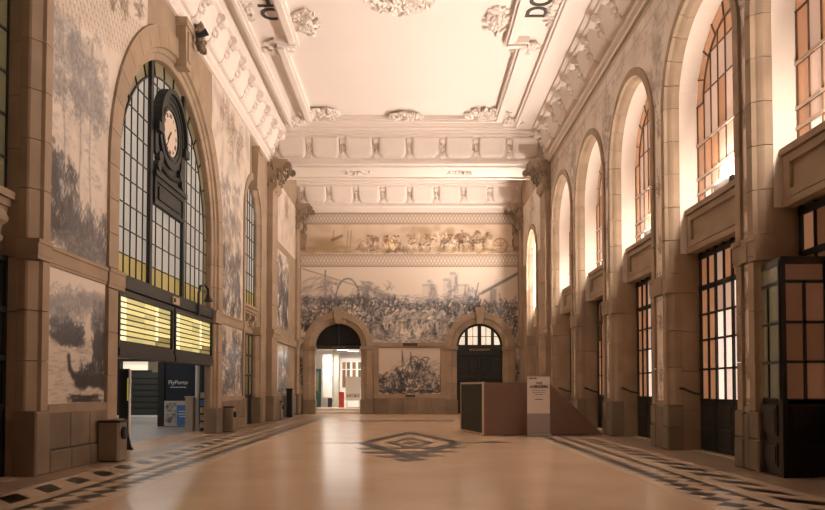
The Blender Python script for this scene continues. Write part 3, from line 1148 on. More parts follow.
for L_, wd, ang in ((.36, .05, PI / 2 - 2 * PI * (7.6 / 12)), (.52, .035, PI / 2 - 2 * PI * (36 / 60))):
    c_, s_ = math.cos(ang), math.sin(ang)
    pts = [(-.1, -wd * .7), (L_, -wd * .25), (L_, wd * .25), (-.1, wd * .7)]
    MB().wprism('C', [(CKC + u * c_ - v * s_, CKZ + u * s_ + v * c_) for u, v in pts], .10, .115).build('hand', 'ink', ck)

# departure boards under the transom
def board(label, s0, s1):
    t = thing('departure_board', label, 'sign', W('L', (s0 + s1) / 2, 2.7, .1), group='departure boards under the clock window')
    hb = MB()
    hb.wbox('L', s0, s1, 2.62, 4.06, .12, .42)
    for a, b, e, f in ((s0, s1, 2.62, 2.78), (s0, s1, 3.93, 4.06), (s0, s0 + .1, 2.78, 3.93), (s1 - .1, s1, 2.78, 3.93)):
        hb.wbox('L', a, b, e, f, .03, .14)
    hb.build('housing', 'iron', t)
    fr = [0, .14, .46, .68, .74, 1.0]
    for r in range(8):
        z0 = 2.80 + r * .14
        for k in range(5):
            m = 'board_hot' if k in (3, 0) else 'board_lit'
            if r == 0 and k in (3, 4) or (r in (1,) and k == 4):
                m = 'board_dim'
            a, b = s0 + .12 + (s1 - s0 - .24) * fr[k], s0 + .12 + (s1 - s0 - .24) * fr[k + 1]
            wpiece('lit_row', m, t, 'L', a + .015, b - .015, z0 + .02, z0 + .118, .10, .13)
    MB().wbox('L', s0, s1, 2.42, 2.62, .0, .42).build('lower_casing', 'iron', t)
    return t


board('lit yellow departure board nearer the tile panel with boats', CC - CI, 22.35)
board('lit yellow departure board beneath the swan neck lamp', 22.5, CC + CI)
hl = thing('hook_lamp', 'black swan neck lamp on the beam above the departure boards', 'lamp', W('L', 24.6, 4.44, 0))
MB().tube([W('L', 24.6, 4.0, -.06), W('L', 24.6, 4.75, -.06), W('L', 24.68, 5.0, -.1), W('L', 24.95, 5.08, -.16), W('L', 25.22, 4.98, -.2), W('L', 25.28, 4.78, -.2)], .045, 8).build('arm', 'iron', hl)
MB().tube([W('L', 25.28, 4.80, -.2), W('L', 25.28, 4.70, -.2), W('L', 25.28, 4.55, -.2)], [.05, .09, .16], 10).build('shade', 'iron', hl)
sl = thing('small_sign', 'small pale sign on the dark beam above the departure boards', 'sign', W('L', 22.3, 4.2, -.03))
MB().wbox('L', 22.0, 22.6, 4.12, 4.34, -.06, -.02).build('plate', 'cream_trim', sl)
MB().wbox('L', 22.05, 22.2, 4.17, 4.29, -.075, -.055).build('picture_mark', 'ink', sl)
# spot lamp clipped to the keystone
kl = thing('spot_lamp', 'small black unlit spot lamp on top of the clock arch keystone', 'lamp', W('L', CC + .3, 12.74, -.3))
MB().wbox('L', CC + .25, CC + .35, 12.3, 12.6, -.5, -.44).build('bracket', 'iron', kl)
MB().tube([W('L', CC + .3, 12.46, -.46), W('L', CC + .3, 12.52, -.62), W('L', CC + .3, 12.60, -.78)], [.06, .09, .11], 10).build('housing', 'iron', kl)

# small arch bays
for bi, c in enumerate(SMALL):
    tag = 'bay nearest the entrance' if bi == 0 else 'bay beyond the clock arch'
    archivolt(wall_l, 'L', c, LZS, PROF_S, courses(1.2, 4.05, 3) + courses(4.45, LZS, 5), 11)
    for sg in (-1, 1):
        a, b = sorted((c + sg * (LSI - .05), c + sg * (LSO + .03)))
        chamfered('plinth_block', 'stone_base', wall_l, 'L', a, b, 0, 1.2, -.12, .32, .03)
        imp = MB()
        for z0, z1, pj in ((4.06, 4.14, .09), (4.14, 4.36, .10), (4.36, 4.44, .12)):
            imp.wbox('L', a + .04 - pj * .3, b - .04 + pj * .3, z0, z1, -pj, .32)
        imp.build('impost', 'stone', wall_l)
        e0, e1 = sorted((c + sg * LSI, c + sg * (LSO - .03)))
        for z0, z1 in courses(0, 9.2, 9):
            wpiece('reveal_block', 'stone', wall_l, 'L', e0, e1, z0 + .006, z1 - .006, .305, .95)
    rings = []
    pl = [(LSI, .305), (LSO - .03, .305), (LSO - .03, .95), (LSI, .95)]
    for k in range(25):
        a = PI * k / 24
        rings.append([W('L', c + r * math.cos(a), LZS + r * math.sin(a), q) for r, q in pl])
    MB().rings(rings).build('reveal_lining', 'stone', wall_l)
    k2 = MB()
    k2.add([W('L', c - .2, 10.5, -.22), W('L', c + .2, 10.5, -.22), W('L', c + .3, 12.1, -.3), W('L', c - .3, 12.1, -.3),
            W('L', c - .2, 10.5, .2), W('L', c + .2, 10.5, .2), W('L', c + .3, 12.1, .1), W('L', c - .3, 12.1, .1)],
           [(0, 1, 2, 3), (4, 5, 6, 7), (0, 1, 5, 4), (1, 2, 6, 5), (2, 3, 7, 6), (3, 0, 4, 7)])
    k2.wbox('L', c - .36, c + .36, 12.1, 12.32, -.36, .1)
    k2.build('keystone', 'stone', wall_l)
    WN += 1
    arch_window('window_%d' % WN, 'narrow arched window with grey green panes, ' + tag, 'L', c, LSI, LZS, 5.3, .26 if bi else .56, grid(c - LSI + .02, c + LSI - .02, 6),
                [5.3, 5.95] + [5.95 + .8 * k for k in range(1, 7)], lambda i, j: 'glass_grey' if c < 20 else 'glass_yellow' if j == 0 else 'glass_cool', ring=.0, bar=.045)
    # carved ledge below the window, set back in the recess
    q0 = .12 if bi else .46
    lb = MB()
    for z0, z1, pj in ((4.92, 5.02, -.04), (5.02, 5.16, .02), (5.16, 5.30, .10)):
        lb.wbox('L', c - LSI + .01, c + LSI - .01, z0, z1, q0 - pj, .7)
    lb.build('window_ledge', 'stone', wall_l)
    for sg in (-1, 0, 1):
        cs = c + sg * 1.15
        vb = MB()
        prof = [(.25, 4.92), (-.02, 4.92), (-.04, 4.80), (.0, 4.70), (.05, 4.64), (.08, 4.5), (.06, 4.38), (.12, 4.3), (.25, 4.3)]
        vb.prism(prof, lambda p, t: W('L', cs + t, p[1], q0 + p[0]), -.13, .13)
        vb.tube([W('L', cs - .16, 4.78, q0 + .06), W('L', cs + .16, 4.78, q0 + .06)], .11, 10)
        vb.tube([W('L', cs - .15, 4.42, q0 + .12), W('L', cs + .15, 4.42, q0 + .12)], .08, 10)
        vb.build('scroll_bracket', 'stone', wall_l)
    fo = MB()
    for k in range(30):
        fo.ball(W('L', c - 1.0 + 2.0 * random.random(), 4.45 + .4 * random.random(), q0 + .16), .10, .05 + .06 * random.random(), .05 + .06 * random.random(), 7, 4)
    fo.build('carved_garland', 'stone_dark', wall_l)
    MB().wbox('L', c - LSI, c + LSI, 4.1, 4.92, q0 + .16, .7).build('ledge_back', 'stone', wall_l)
    t = thing('door_%d' % (7 + bi), 'dark framed glazed door under the stone ledge, ' + tag, 'door', W('L', c, 0, .5), kind='structure')
    qd = .30 if bi else .50
    dm = MB()
    for s in grid(c - LSI, c + LSI, 4):
        dm.wbox('L', s - .04, s + .04, 0, 4.1, qd - .02, qd + .08)
    for z in (.04, 1.3, 2.2, 3.1, 4.05):
        dm.wbox('L', c - LSI, c + LSI, z - .05, z + .05, qd - .02, qd + .08)
    dm.build('frame', 'iron', t)
    for i in range(4):
        a, b = grid(c - LSI, c + LSI, 4)[i:i + 2]
        wpiece('door_leaf', 'wood_dark', t, 'L', a + .03, b - .03, .03, 1.28, qd + .01, qd + .06)
        for z0, z1 in ((1.35, 2.15), (2.25, 3.05), (3.15, 4.0)):
            wpiece('pane', 'glass_dull' if bi else 'glass_dark', t, 'L', a + .04, b - .04, z0, z1, qd + .02, qd + .04)

# dado blocks and panel framing between the bays, with the painted panels
def tile_bay(s0, s1, lower, upper, cell, nblk):
    for k in range(nblk):
        a, b = s0 + (s1 - s0) * k / nblk, s0 + (s1 - s0) * (k + 1) / nblk
        chamfered('dado_block', 'stone_base', wall_l, 'L', a + .006, b - .006, .0, .42, -.12, .02, .02)
        chamfered('dado_block', 'stone_base', wall_l, 'L', a + .006, b - .006, .43, 1.14, -.09, .02, .02)
    MB().wbox('L', s0, s1, 1.15, 1.31, -.07, .02).build('dado_cap', 'stone', wall_l)
    mb = MB()
    for z0, z1, pj in ((4.02, 4.08, .04), (4.08, 4.33, .06), (4.33, 4.40, .09)):
        mb.wbox('L', s0, s1, z0, z1, -pj, .02)
    mb.build('string_course', 'stone', wall_l)
    panel('tile_panel', 'L', s0 + .02, s1 - .02, 1.32, 4.01, cell, lower, wall_l)
    return panel('tile_panel', 'L', s0 - (.6 if s0 < 20 else 1.5), s1 + (2.5 if s0 < 20 else 1.2), 4.41, 12.74, cell * 1.3, upper, wall_l,
                 mask=outside_arch([(CC, CO - .1, CZS), (SMALL[0], LSO - .08, LZS), (SMALL[1], LSO - .08, LZS)]))


def boats(cv):
    """a river with one dark high-prowed boat near, others beyond, a wooded bank"""
    w, h = cv.w, cv.h
    cv.grad(h * .55, h, CREAM * 1.05, .5)
    for k in range(230):
        u, v = random.random() * w, h * (.02 + .5 * random.random())
        cv.line(u, v, u + .1 + .3 * random.random(), v + .01, .008, MIDG, .22)
    for k in range(60):
        u = random.random() * w
        cv.blob(u, h * (.66 + .10 * random.random() + .16 * (u / w) ** 1), .12 + .12 * random.random(), .07 + .05 * random.random(), MIDG, .35, .7)
    for k in range(40):
        u = w * (.75 + .25 * random.random())
        cv.blob(u, h * (.3 + .45 * random.random()), .10, .12, INK * 1.6, .5, .7)
    for k in range(44):
        t = random.random()
        cv.blob(w * (.06 + .5 * t), h * (.55 + .10 * math.sin(t * 5) + .06 * random.random()), .14, .08, INK * 1.8, .55, .6)
    for a, b, c_, d_ in ((.05, .52, .22, .46), (.22, .46, .45, .47), (.45, .47, .60, .56)):
        cv.line(w * a, h * b, w * c_, h * d_, .06, INK, .85)
    cv.blob(w * .32, h * .51, w * .22, h * .04, INK, .8, .6)
    for k in range(8):
        cv.figure(w * (.12 + .05 * k), h * .5, h * .12, INK, .8)
    for k in range(5):
        cv.blob(w * (.22 + .09 * k), h * (.66 + .05 * k), .16, .10, MIDG, .55, .7, .6)
    cv.line(w * .30, h * .5, w * .62, h * .88, .018, MIDG * .8, .6)
    for k in range(60):
        cv.hatch(w * (.08 + .5 * random.random()), h * (.46 + .14 * random.random()), .2, .12, 10, INK * 1.3, .6, .5, .6, 1.0)
    for k in range(80):
        cv.hatch(w * (.80 + .2 * random.random()), h * (.26 + .5 * random.random()), .16, .2, 12, INK * 1.2, .65, .5, PI / 2, 1.0)
    for k in range(70):
        cv.hatch(w * random.random(), h * (.66 + .2 * random.random()), .3, .16, 12, MIDG, .4, .4, .3, 1.4)
    # near boat
    pts = [(.34, .36), (.36, .27), (.42, .22), (.55, .20), (.75, .19), (1.0, .2)]
    for (a, b), (c, d) in zip(pts[:-1], pts[1:]):
        cv.line(w * a, h * b, w * c, h * d, .07, INK, .95)
    for k in range(26):
        cv.blob(w * (.46 + .54 * random.random()), h * (.12 + .08 * random.random()), .2, .08, INK, .7, .6)
    for k in range(9):
        cv.figure(w * (.55 + .05 * k) + .06 * random.random(), h * (.20 + .03 * random.random()), h * (.11 + .06 * random.random()), INK * (1 + 2 * random.random()), .85)
    for k in range(50):
        cv.hatch(w * (.5 + .5 * random.random()), h * (.16 + .16 * random.random()), .2, .1, 10, INK, .75, .5, .2, 1.2)
    for k in range(34):
        cv.line(w * (.3 + .6 * random.random()), h * .07 * random.random(), w * (.4 + .6 * random.random()), h * .07 * random.random(), .02, INK, .5)


def grove(cv):
    """tall trees over a group in dark dress; scale border and brown foliage at the top"""
    w, h = cv.w, cv.h
    cv.mottle(10, .18, col=MIDG)
    for u, v, t in ((1.2, 1.0, 3.9), (1.9, .8, 4.3), (2.5, .9, 4.0)):
        cv.tree(u, v, t, .42)
    for k in range(46):
        cv.blob(.6 + 2.4 * random.random(), 3.2 + 1.4 * random.random(), .13, .2, MIDG * .9, .38, .7)
    for k in range(90):
        cv.hatch(.6 + 2.7 * random.random(), 2.9 + 1.7 * random.random(), .22, .16, 16, MIDG, .5, .35, 0, 1.6)
    for k in range(30):
        cv.hatch(.7 + 2.5 * random.random(), 1.6 + 2.4 * random.random(), .3, .12, 8, MIDG * 1.3, .35, .6, 0, .5)
    # a group in dark dress at the left, undergrowth at the right
    for k in range(16):
        cv.figure(.62 + 1.1 * random.random(), .35 + .7 * random.random(), 1.05 + .2 * random.random(), INK * (.9 + random.random()), .85)
    for k in range(60):
        cv.hatch(.6 + 1.15 * random.random(), .3 + 1.5 * random.random(), .16, .2, 10, INK, .75, .5, PI / 2, .9)
    for k in range(90):
        cv.hatch(1.5 + 1.9 * random.random(), 1.3 * random.random() * random.random() + .05, .22, .22, 12, INK * 1.6, .65, .5, PI / 2, .9)
    cv.hatch(1.9, .2, 1.4, .3, 200, MIDG * .8, .5, .3, 0, .5)
    for r in range(7):
        for k in range(26):
            u = .5 + .20 * k + .1 * (r % 2)
            v = 4.75 + .16 * u + .16 * r
            cv.blob(u, v, .05, .12, SEPIA * 1.1, .75, .4, .55)
            cv.blob(u + .02, v - .015, .028, .08, CREAM * 1.05, .9, .4, .55)
    for k in range(70):
        u = .8 + 4.8 * random.random()
        cv.leafy(u, 5.95 + .16 * u + 1.8 * random.random(), .42, SEPIA * .75, .6, 12)


def grove2(cv):
    w, h = cv.w, cv.h
    cv.mottle(9, .35, col=MIDG)
    for u in (1.9, 2.8, 3.6):
        cv.tree(u, .6, 4.6, .45)
    cv.crowd(60, 1.4, 4.6, .1, 2.2, 1.0, .1, .75, .12)
    for k in range(120):
        cv.hatch(1.4 + 3.2 * random.random(), 2.6 * random.random(), .22, .22, 10, random.choice((INK, INK * 2, CREAM)), .65, .5, PI / 2, 1.1)
    for k in range(70):
        cv.blob(1.4 + 3.2 * random.random(), 2.0 + 2.2 * random.random(), .14, .2, MIDG * .8, .4, .7)
    for k in range(12):
        cv.leafy(1.2 + 3.6 * random.random(), 6.4 + 1.6 * random.random(), .5, SEPIA, .5, 16)


def skirm(cv):
    cv.mottle(8, .4, col=MIDG)
    cv.crowd(70, 0, cv.w, .05, cv.h * .62, cv.h * .32, .2, .85, .25)
    for k in range(150):
        cv.hatch(cv.w * random.random(), cv.h * .9 * random.random(), .25, .22, 10, random.choice((INK, INK, INK * 2, CREAM)), .7, .5, random.random() * 3, .9)


tile_bay(14.46, 17.22, boats, grove, .022, 3)
tile_bay(27.68, 31.25, skirm, grove2, .035, 3)
# end bay on the west side
panel('tile_panel', 'L', 38.3, 42.9, 4.9, 9.0, .05, lambda cv: (cv.grad(cv.h, 0, MIDG, .5), cv.mottle(7, .5), cv.crowd(130, 0, cv.w, .1, 2.6, 1.0, .3, .9, .25), [cv.hatch(cv.w * random.random(), 3.7 * random.random(), .3, .3, 12, random.choice((INK, INK, INK * 2, CREAM)), .8, .5, random.random() * 3, .9) for k in range(260)]), wall_l)
panel('tile_panel', 'L', 38.3, 42.9, 1.32, 4.0, .05, skirm, wall_l)
panel('tile_panel', 'L', 38.3, 46.3, 9.4, 12.6, .06, plain_tile, wall_l)
for k in range(4):
    a = 38.0 + k * 2.1
    chamfered('dado_block', 'stone_base', wall_l, 'L', a + .006, a + 2.09, 0, 1.2, -.10, .02, .02)
mb = MB()
mb.wbox('L', 38, 46.5, 4.05, 4.45, -.12, .02)
mb.build('string_course', 'stone', wall_l)


# ------------------------------------------------------------------ pilasters with leafy corbels under the beam
def corbel(name, side, s, w, z0, z1, pj0, pj1, parent):
    mb = MB()
    prof = [(.02, z1), (-pj1, z1), (-pj1, z1 - .16), (-pj1 * .86, z1 - .3), (-pj0 - .16, z0 + (z1 - z0) * .45), (-pj0 - .2, z0 + .25), (-pj0, z0), (.02, z0)]
    mb.prism(prof, lambda p, t: W(side, s + t, p[1], p[0]), -w / 2, w / 2)
    mb.build(name, 'stone', parent)
    lf = MB()
    for r in range(130):
        q = random.random()
        zz = z0 + .08 + (z1 - z0 - .25) * q
        pj = pj0 + .05 + (pj1 - pj0) * q ** 1.6
        u = s + (random.random() - .5) * w
        if r % 3 == 0:
            u, pj = s + random.choice((-1, 1)) * (w / 2 + .03), pj * random.random()
        lf.ball(W(side, u, zz, -pj), .035 + .04 * random.random(), .03 + .04 * random.random(), .06 + .08 * random.random(), 6, 4)
    for e in (-1, 1):
        lf.tube([W(side, s + e * w / 2 - .06 * e, z1 - .32, -pj1 - .01), W(side, s + e * w / 2 + .08 * e, z1 - .32, -pj1 - .01)], .17, 10)
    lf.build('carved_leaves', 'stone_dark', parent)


def pilaster(side, s0, s1, parent, pj=.28):
    w = s1 - s0
    for z0, z1 in courses(1.25, 11.3, 9):
        chamfered('pilaster_block', 'stone', parent, side, s0, s1, z0 + .006, z1 - .006, -pj, .02, .015)
    chamfered('plinth_block', 'stone_base', parent, side, s0 - .1, s1 + .1, 0, 1.24, -pj - .12, .02, .04)
    mb = MB()
    for z0, z1, e in ((4.1, 4.3, .06), (4.3, 4.5, .12)):
        mb.wbox(side, s0 - e, s1 + e, z0, z1, -pj - e, .02)
    mb.build('impost', 'stone', parent)
    corbel('corbel', side, (s0 + s1) / 2, w, 11.3, 12.88, pj, pj + .72, parent)


pilaster('L', 36.5, 37.9, wall_l)
pilaster('R', 36.6, 37.9, wall_r)
for side, w in (('L', wall_l), ('R', wall_r)):
    pilaster(side, 45.4, 46.4, w, .16)
# thin tile strips next to the pilasters, and back wall corner pilasters
for s0, s1, w in ((XL, XL + .36, wall_b), (XR - .36, XR, wall_b)):
    pass

# ------------------------------------------------------------------ end wall
PROF_B = [(2.16, -.10), (1.78, -.10), (1.74, -.02), (1.62, .03), (1.47, .06), (1.43, .10), (1.43, .5), (2.16, .5)]
for c in BD:
    archivolt(wall_b, 'B', c, 4.2, PROF_B, courses(0.9, 3.95, 3), 11)
    for sg in (-1, 1):
        a, b = sorted((c + sg * 1.38, c + sg * 2.2))
        chamfered('plinth_block', 'stone_base', wall_b, 'B', a, b, 0, .9, -.14, .5, .03)
        imp = MB()
        for z0, z1, pj in ((3.95, 4.05, .13), (4.05, 4.2, .2)):
            imp.wbox('B', a, b, z0, z1, -pj, .5)
        imp.build('impost', 'stone', wall_b)
    k3 = MB()
    k3.add([W('B', c - .17, 5.62, -.2), W('B', c + .17, 5.62, -.2), W('B', c + .3, 6.62, -.3), W('B', c - .3, 6.62, -.3),
            W('B', c - .17, 5.62, .1), W('B', c + .17, 5.62, .1), W('B', c + .3, 6.62, .1), W('B', c - .3, 6.62, .1)],
           [(0, 1, 2, 3), (4, 5, 6, 7), (0, 1, 5, 4), (1, 2, 6, 5), (2, 3, 7, 6), (3, 0, 4, 7)])
    k3.build('keystone', 'stone', wall_b)
# middle dado, string course
for k in range(5):
    a = -2.3 + k * .888
    chamfered('dado_block', 'stone_base', wall_b, 'B', a + .006, a + .882, .0, 1.0, -.14, .02, .02)
MB().wbox('B', -2.34, 2.14, 1.0, 1.22, -.12, .02).build('dado_cap', 'stone', wall_b)
mb = MB()
for z0, z1, pj in ((4.12, 4.22, .1), (4.22, 4.42, .16)):
    mb.wbox('B', -2.36, 2.13, z0, z1, -pj, .02)
mb.build('string_course', 'stone', wall_b)
for s0, s1 in ((-2.34, -2.02), (1.84, 2.12)):
    for z0, z1 in courses(1.23, 4.11, 3):
        chamfered('frame_block', 'stone', wall_b, 'B', s0, s1, z0 + .006, z1 - .006, -.08, .02, .015)
pq = thing('bronze_plaque', 'small dark plaque on the string course above the battle panel', 'plaque', W('B', 0, 4.3, -.16))
MB().wbox('B', -.5, .4, 4.23, 4.40, -.19, -.155).build('plate', 'bronze', pq)
MB().wbox('B', -.46, .36, 4.26, 4.37, -.196, -.185).build('raised_border', 'bronze', pq)
pq = thing('bronze_plaque', 'small dark plaque on the dado below the battle panel', 'plaque', W('B', 0, 1.1, -.12))
MB().wbox('B', -.34, .26, 1.05, 1.19, -.15, -.115).build('plate', 'bronze', pq)
MB().wbox('B', -.31, .23, 1.07, 1.17, -.156, -.145).build('raised_border', 'bronze', pq)


def battle(cv):
    w, h = cv.w, cv.h
    cv.grad(0, h * .9, CREAM * 1.02, .4)
    cv.hatch(w * .6, 1.6, w * .4, .8, 120, MIDG * 1.2, .4, .25, .3, .5)
    for k in range(60):
        u = w * random.random()
        top = .7 + 1.2 * math.exp(-((u / w - .62) / .25) ** 2)
        cv.hatch(u, top * random.random() + .15, .25, .2, 9, INK * 1.4, .7, .6, random.random() * PI, .8)
    for k in range(34):
        u = w * random.random()
        top = .5 + 1.0 * math.exp(-((u / w - .62) / .25) ** 2)
        v = .1 + top * random.random()
        if k % 3 == 0:
            cv.horse(u, v, .8, random.choice((INK * 1.5, CREAM * .8, INK * 2.5)), .8, random.choice((-1, 1)))
        cv.figure(u, v + .1, .62, INK, .85)
    for k in range(9):
        u, v = w * (.35 + .5 * random.random()), 1.2 + .6 * random.random()
        cv.line(u, v, u + .5 * (random.random() - .3), v + .5 + .5 * random.random(), .02, INK, .7)
    for k in range(5):
        a0, u, v = random.random(), w * (.5 + .3 * random.random()), 1.7 + .4 * random.random()
        for q in range(6):
            cv.line(u + .3 * math.cos(a0 + .3 * q), v + .3 * math.sin(a0 + .3 * q), u + .3 * math.cos(a0 + .3 * q + .3), v + .3 * math.sin(a0 + .3 * q + .3), .022, INK * 1.4, .6)
    cv.hatch(w / 2, .15, w / 2, .14, 160, INK, .6, .6, 0, .3)


panel('tile_panel', 'B', -2.0, 1.82, 1.24, 4.1, .04, battle, wall_b)


def procession(cv):
    w, h = cv.w, cv.h
    cv.grad(h * .5, h, CREAM * 1.06, .6)
    for k in range(26):       # far town and hills
        u = .3 + 11 * random.random()
        cv.hatch(u, 2.2 + .5 * random.random(), .7, .35, 20, MIDG * 1.1, .35, .5, 0, .5)
    for u, ww, hh in ((3.6, .9, 1.25), (3.9, .3, 1.5), (5.3, .5, .8), (7.7, .9, 1.35), (8.0, .3, 1.6), (9.0, .5, 1.7), (9.4, .5, 2.1), (9.8, .9, 1.35), (10.6, .6, 1.0)):
        cv.rect(u, u + ww, 2.2, 2.2 + hh, MIDG * 1.5, .30)
        cv.hatch(u + ww * .7, 2.2 + hh * .5, ww * .28, hh * .48, int(46 * ww * hh), MIDG * .9, .45, .5, PI / 2, .2)
        cv.hatch(u + ww * .5, 2.2 + hh * .3, ww * .5, hh * .3, int(30 * ww * hh), MIDG, .4, .5, 0, .4)
        for q in range(int(ww / .13)):
            cv.rect(u + .13 * q, u + .13 * q + .07, 2.2 + hh, 2.27 + hh, MIDG * 1.2, .4)
    cv.line(.2, 4.6, 5.6, 2.9, .03, MIDG, .7)
    cv.line(1.6, 4.5, 1.6, 1.6, .04, MIDG * .7, .75)
    for q in range(10):
        a = PI * q / 10
        cv.line(3.0 + .75 * math.cos(a), 2.6 + 1.4 * math.sin(a), 3.0 + .75 * math.cos(a + PI / 10), 2.6 + 1.4 * math.sin(a + PI / 10), .05, MIDG * .8, .7)
    for k in range(40):
        cv.hatch(1.2 + 4.4 * random.random(), 2.4 + 1.5 * random.random() * random.random(), .35, .25, 14, MIDG * .9, .5, .4, 0, 1.5)
    cv.hatch(1.0, 3.2, 1.0, .9, 120, MIDG * 1.2, .4, .25, .4, .3)
    # house with pitched roof on the far side
    cv.rect(12.2, 13.5, 1.8, 3.9, CREAM * .95, .7)
    cv.rect(11.9, 12.25, 1.8, 3.3, MIDG, .6)
    cv.line(11.4, 3.1, 13.7, 4.35, .09, INK * 2, .8)
    cv.line(12.2, 2.4, 13.7, 2.45, .03, MIDG, .6)
    cv.rect(13.2, 13.5, 1.9, 2.5, INK * 2, .6)
    for k in range(170):
        u = .2 + 13.2 * random.random()
        cv.hatch(u, 1.9 + .45 * random.random() + (.35 if u < 6 else 0), .3, .22, 9, INK * 1.8, .6, .5, PI / 2, 1.2)
    cv.crowd(330, .1, w - .1, .45, 2.35, .72, .08, .7, .05)
    for k in range(120):
        cv.hatch(w * random.random(), .6 + 1.3 * random.random(), .3, .25, 7, random.choice((INK, INK, CREAM)), .6, .5, PI / 2, 1.4)
    cv.crowd(110, .1, w - .1, .15, 1.5, 1.0, .06, .75, .08)
    for k in range(7):
        cv.horse(5.5 + k * .9 + random.random() * .4, .5 + .4 * random.random(), 1.3, CREAM * (.55 + .4 * random.random()), .8, 1)
    cv.horse(10.85, 2.35, .75, INK * 2.4, .7, 1)
    cv.figure(10.85, 2.65, .85, INK * 2, .8)
    cv.line(10.9, 2.6, 11.15, 3.7, .025, INK * 2, .7)
    cv.hatch(w / 2, .25, w / 2, .25, 500, MIDG * .9, .6, .3, 0, .4)


panel('tile_panel', 'B', XL + .1, XR - .1, 4.45, 9.16, .045, procession, wall_b, mask=outside_arch([(c, 2.08, 4.2) for c in BD]))
panel('tile_border', 'B', XL + .02, XR - .02, 9.18, 9.94, .035, guilloche, wall_b)


def frieze(cv):
    w = cv.w
    RED, OCH, BRN, GRN = (.45, .2, .13), (.5, .36, .2), (.24, .13, .07), (.36, .33, .2)
    cv.a[:] = np.array((.68, .55, .43))
    cv.grad(.9, 1.9, np.array((.76, .64, .52)), .7)
    cv.mottle(12, .25, col=OCH)
    for k in range(40):
        cv.blob(w * random.random(), .15 + .35 * random.random(), .5, .10, GRN, .3, .8)
    for k in range(16):
        cv.blob(.2 + 2.2 * random.random(), .2 + .7 * random.random(), .5, .25, OCH, .35, .9)
    for u in (2.1, 3.0, 3.2):
        cv.line(u, .2, u + .1, 1.5, .04, OCH, .7)
    cv.line(2.1, .9, 2.7, 1.15, .09, BRN, .6)
    cv.rect(3.9, 5.0, .15, .85, GRN, .3)
    for k in range(15):
        u = 4.3 + 2.0 * random.random()
        cv.figure(u, .15 + .1 * random.random(), 1.05, np.array(random.choice((RED, BRN, OCH))), .8)
    cv.blob(4.75, .95, .28, .2, BRN, .6, .5)
    for k in range(22):
        cv.blob(6.6 + 3.0 * random.random(), .9 + .8 * random.random(), .25, .22, OCH, .35, .8)
    for u, h, f in ((7.9, .85, 1), (9.4, 1.1, 1), (10.5, 1.3, 1), (11.2, 1.2, 1)):
        cv.horse(u, .2, h, np.array(BRN) * 1.2, .8, f)
    cv.blob(10.3, 1.05, .45, .3, BRN, .6, .5)
    cv.figure(10.3, .7, .9, np.array(RED), .7)
    for q in range(24):
        a, b = 2 * PI * q / 24, 2 * PI * (q + 1) / 24
        cv.line(12.6 + .45 * math.cos(a), .55 + .45 * math.sin(a), 12.6 + .45 * math.cos(b), .55 + .45 * math.sin(b), .04, RED, .7)
        if q % 3 == 0:
            cv.line(12.6, .55, 12.6 + .45 * math.cos(a), .55 + .45 * math.sin(a), .02, RED, .6)
    cv.figure(12.0, .2, 1.2, np.array(OCH), .7)
    for k in range(70):
        cv.hatch(3.9 + 9.2 * random.random(), .2 + 1.0 * random.random(), .3, .2, 8, np.array(random.choice((BRN, OCH, OCH, (.74, .6, .47), (.74, .6, .47)))), .5, .6, random.random() * 3, .8)
    for k in range(40):
        cv.hatch(.2 + 13 * random.random(), .15 + .2 * random.random(), .6, .12, 8, OCH, .45, .8, 0, .3)


panel('tile_panel', 'B', XL + .02, XR - .02, 9.96, 11.84, .04, frieze, wall_b)
panel('tile_border', 'B', XL + .02, XR - .02, 11.86, 12.56, .035, guilloche, wall_b)


def side_strip(cv):
    cv.mottle(5, .4, col=MIDG)
    cv.crowd(14, 0, cv.w, .2, cv.h * .6, .9, .2, .8, 0)


panel('tile_panel', 'B', 6.5, 6.83, 1.25, 4.1, .04, side_strip, wall_b)
panel('tile_panel', 'B', -6.93, -6.73, 1.25, 4.1, .04, side_strip, wall_b)
for s in (XL + .1, XR - .1):
    for z0, z1 in courses(4.2, 11.6, 6):
        chamfered('pilaster_block', 'stone', wall_b, 'B', s - .10, s + .10, z0 + .006, z1 - .006, -.12, .02, .015)
    corbel('corbel', 'B', s + (.12 if s < 0 else -.12), .5, 10.2, 12.7, .12, .5, wall_b)

# doorways in the end wall
t = thing('door_9', 'dark fanlight and transom over the open doorway to the white room', 'door', W('B', BD[0], 0, .4), kind='structure')
mb = MB()
mb.wprism('B', arch_pts(BD[0], 1.43, 4.2, 24), .42, .44)
mb.build('fanlight_pane', 'glass_dark', t)
mb = MB()
mb.wbox('B', BD[0] - 1.43, BD[0] + 1.43, 4.05, 4.27, .3, .5)
mb.wbox('B', BD[0] - .03, BD[0] + .03, 4.2, 5.6, .40, .45)
mb.build('frame', 'iron', t)
text('transom_lettering', 'INFORMAÇÕES', .13, 'bin_stone', W('B', BD[0], 4.16, .29), (PI / 2, 0, 0), t, .004)
t = thing('door_10', 'dark green double door with lit cream fanlight behind the display box', 'door', W('B', BD[1], 0, .4), kind='structure')
c = BD[1]
for sg in (-1, 1):
    a, b = sorted((c + sg * .02, c + sg * 1.42))
    wpiece('door_leaf', 'wood_dark', t, 'B', a, b, .02, 3.65, .34, .44)
    for z0, z1 in ((.25, 1.2), (1.4, 2.3), (2.5, 3.45)):
        for e0, e1 in ((.1, .64), (.76, 1.3)):
            chamfered('raised_panel', 'wood_dark', t, 'B', a + e0, a + e1, z0, z1, .305, .35)
mb = MB()
mb.wbox('B', c - 1.43, c + 1.43, 3.66, 4.32, .26, .46)
for sx, w in ((-.82, .2), (0, .24), (.82, .2)):
    top = 4.2 + math.sqrt(1.43 ** 2 - sx ** 2)
    mb.wbox('B', c + sx - w / 2, c + sx + w / 2, 4.3, top - .02, .34, .46)
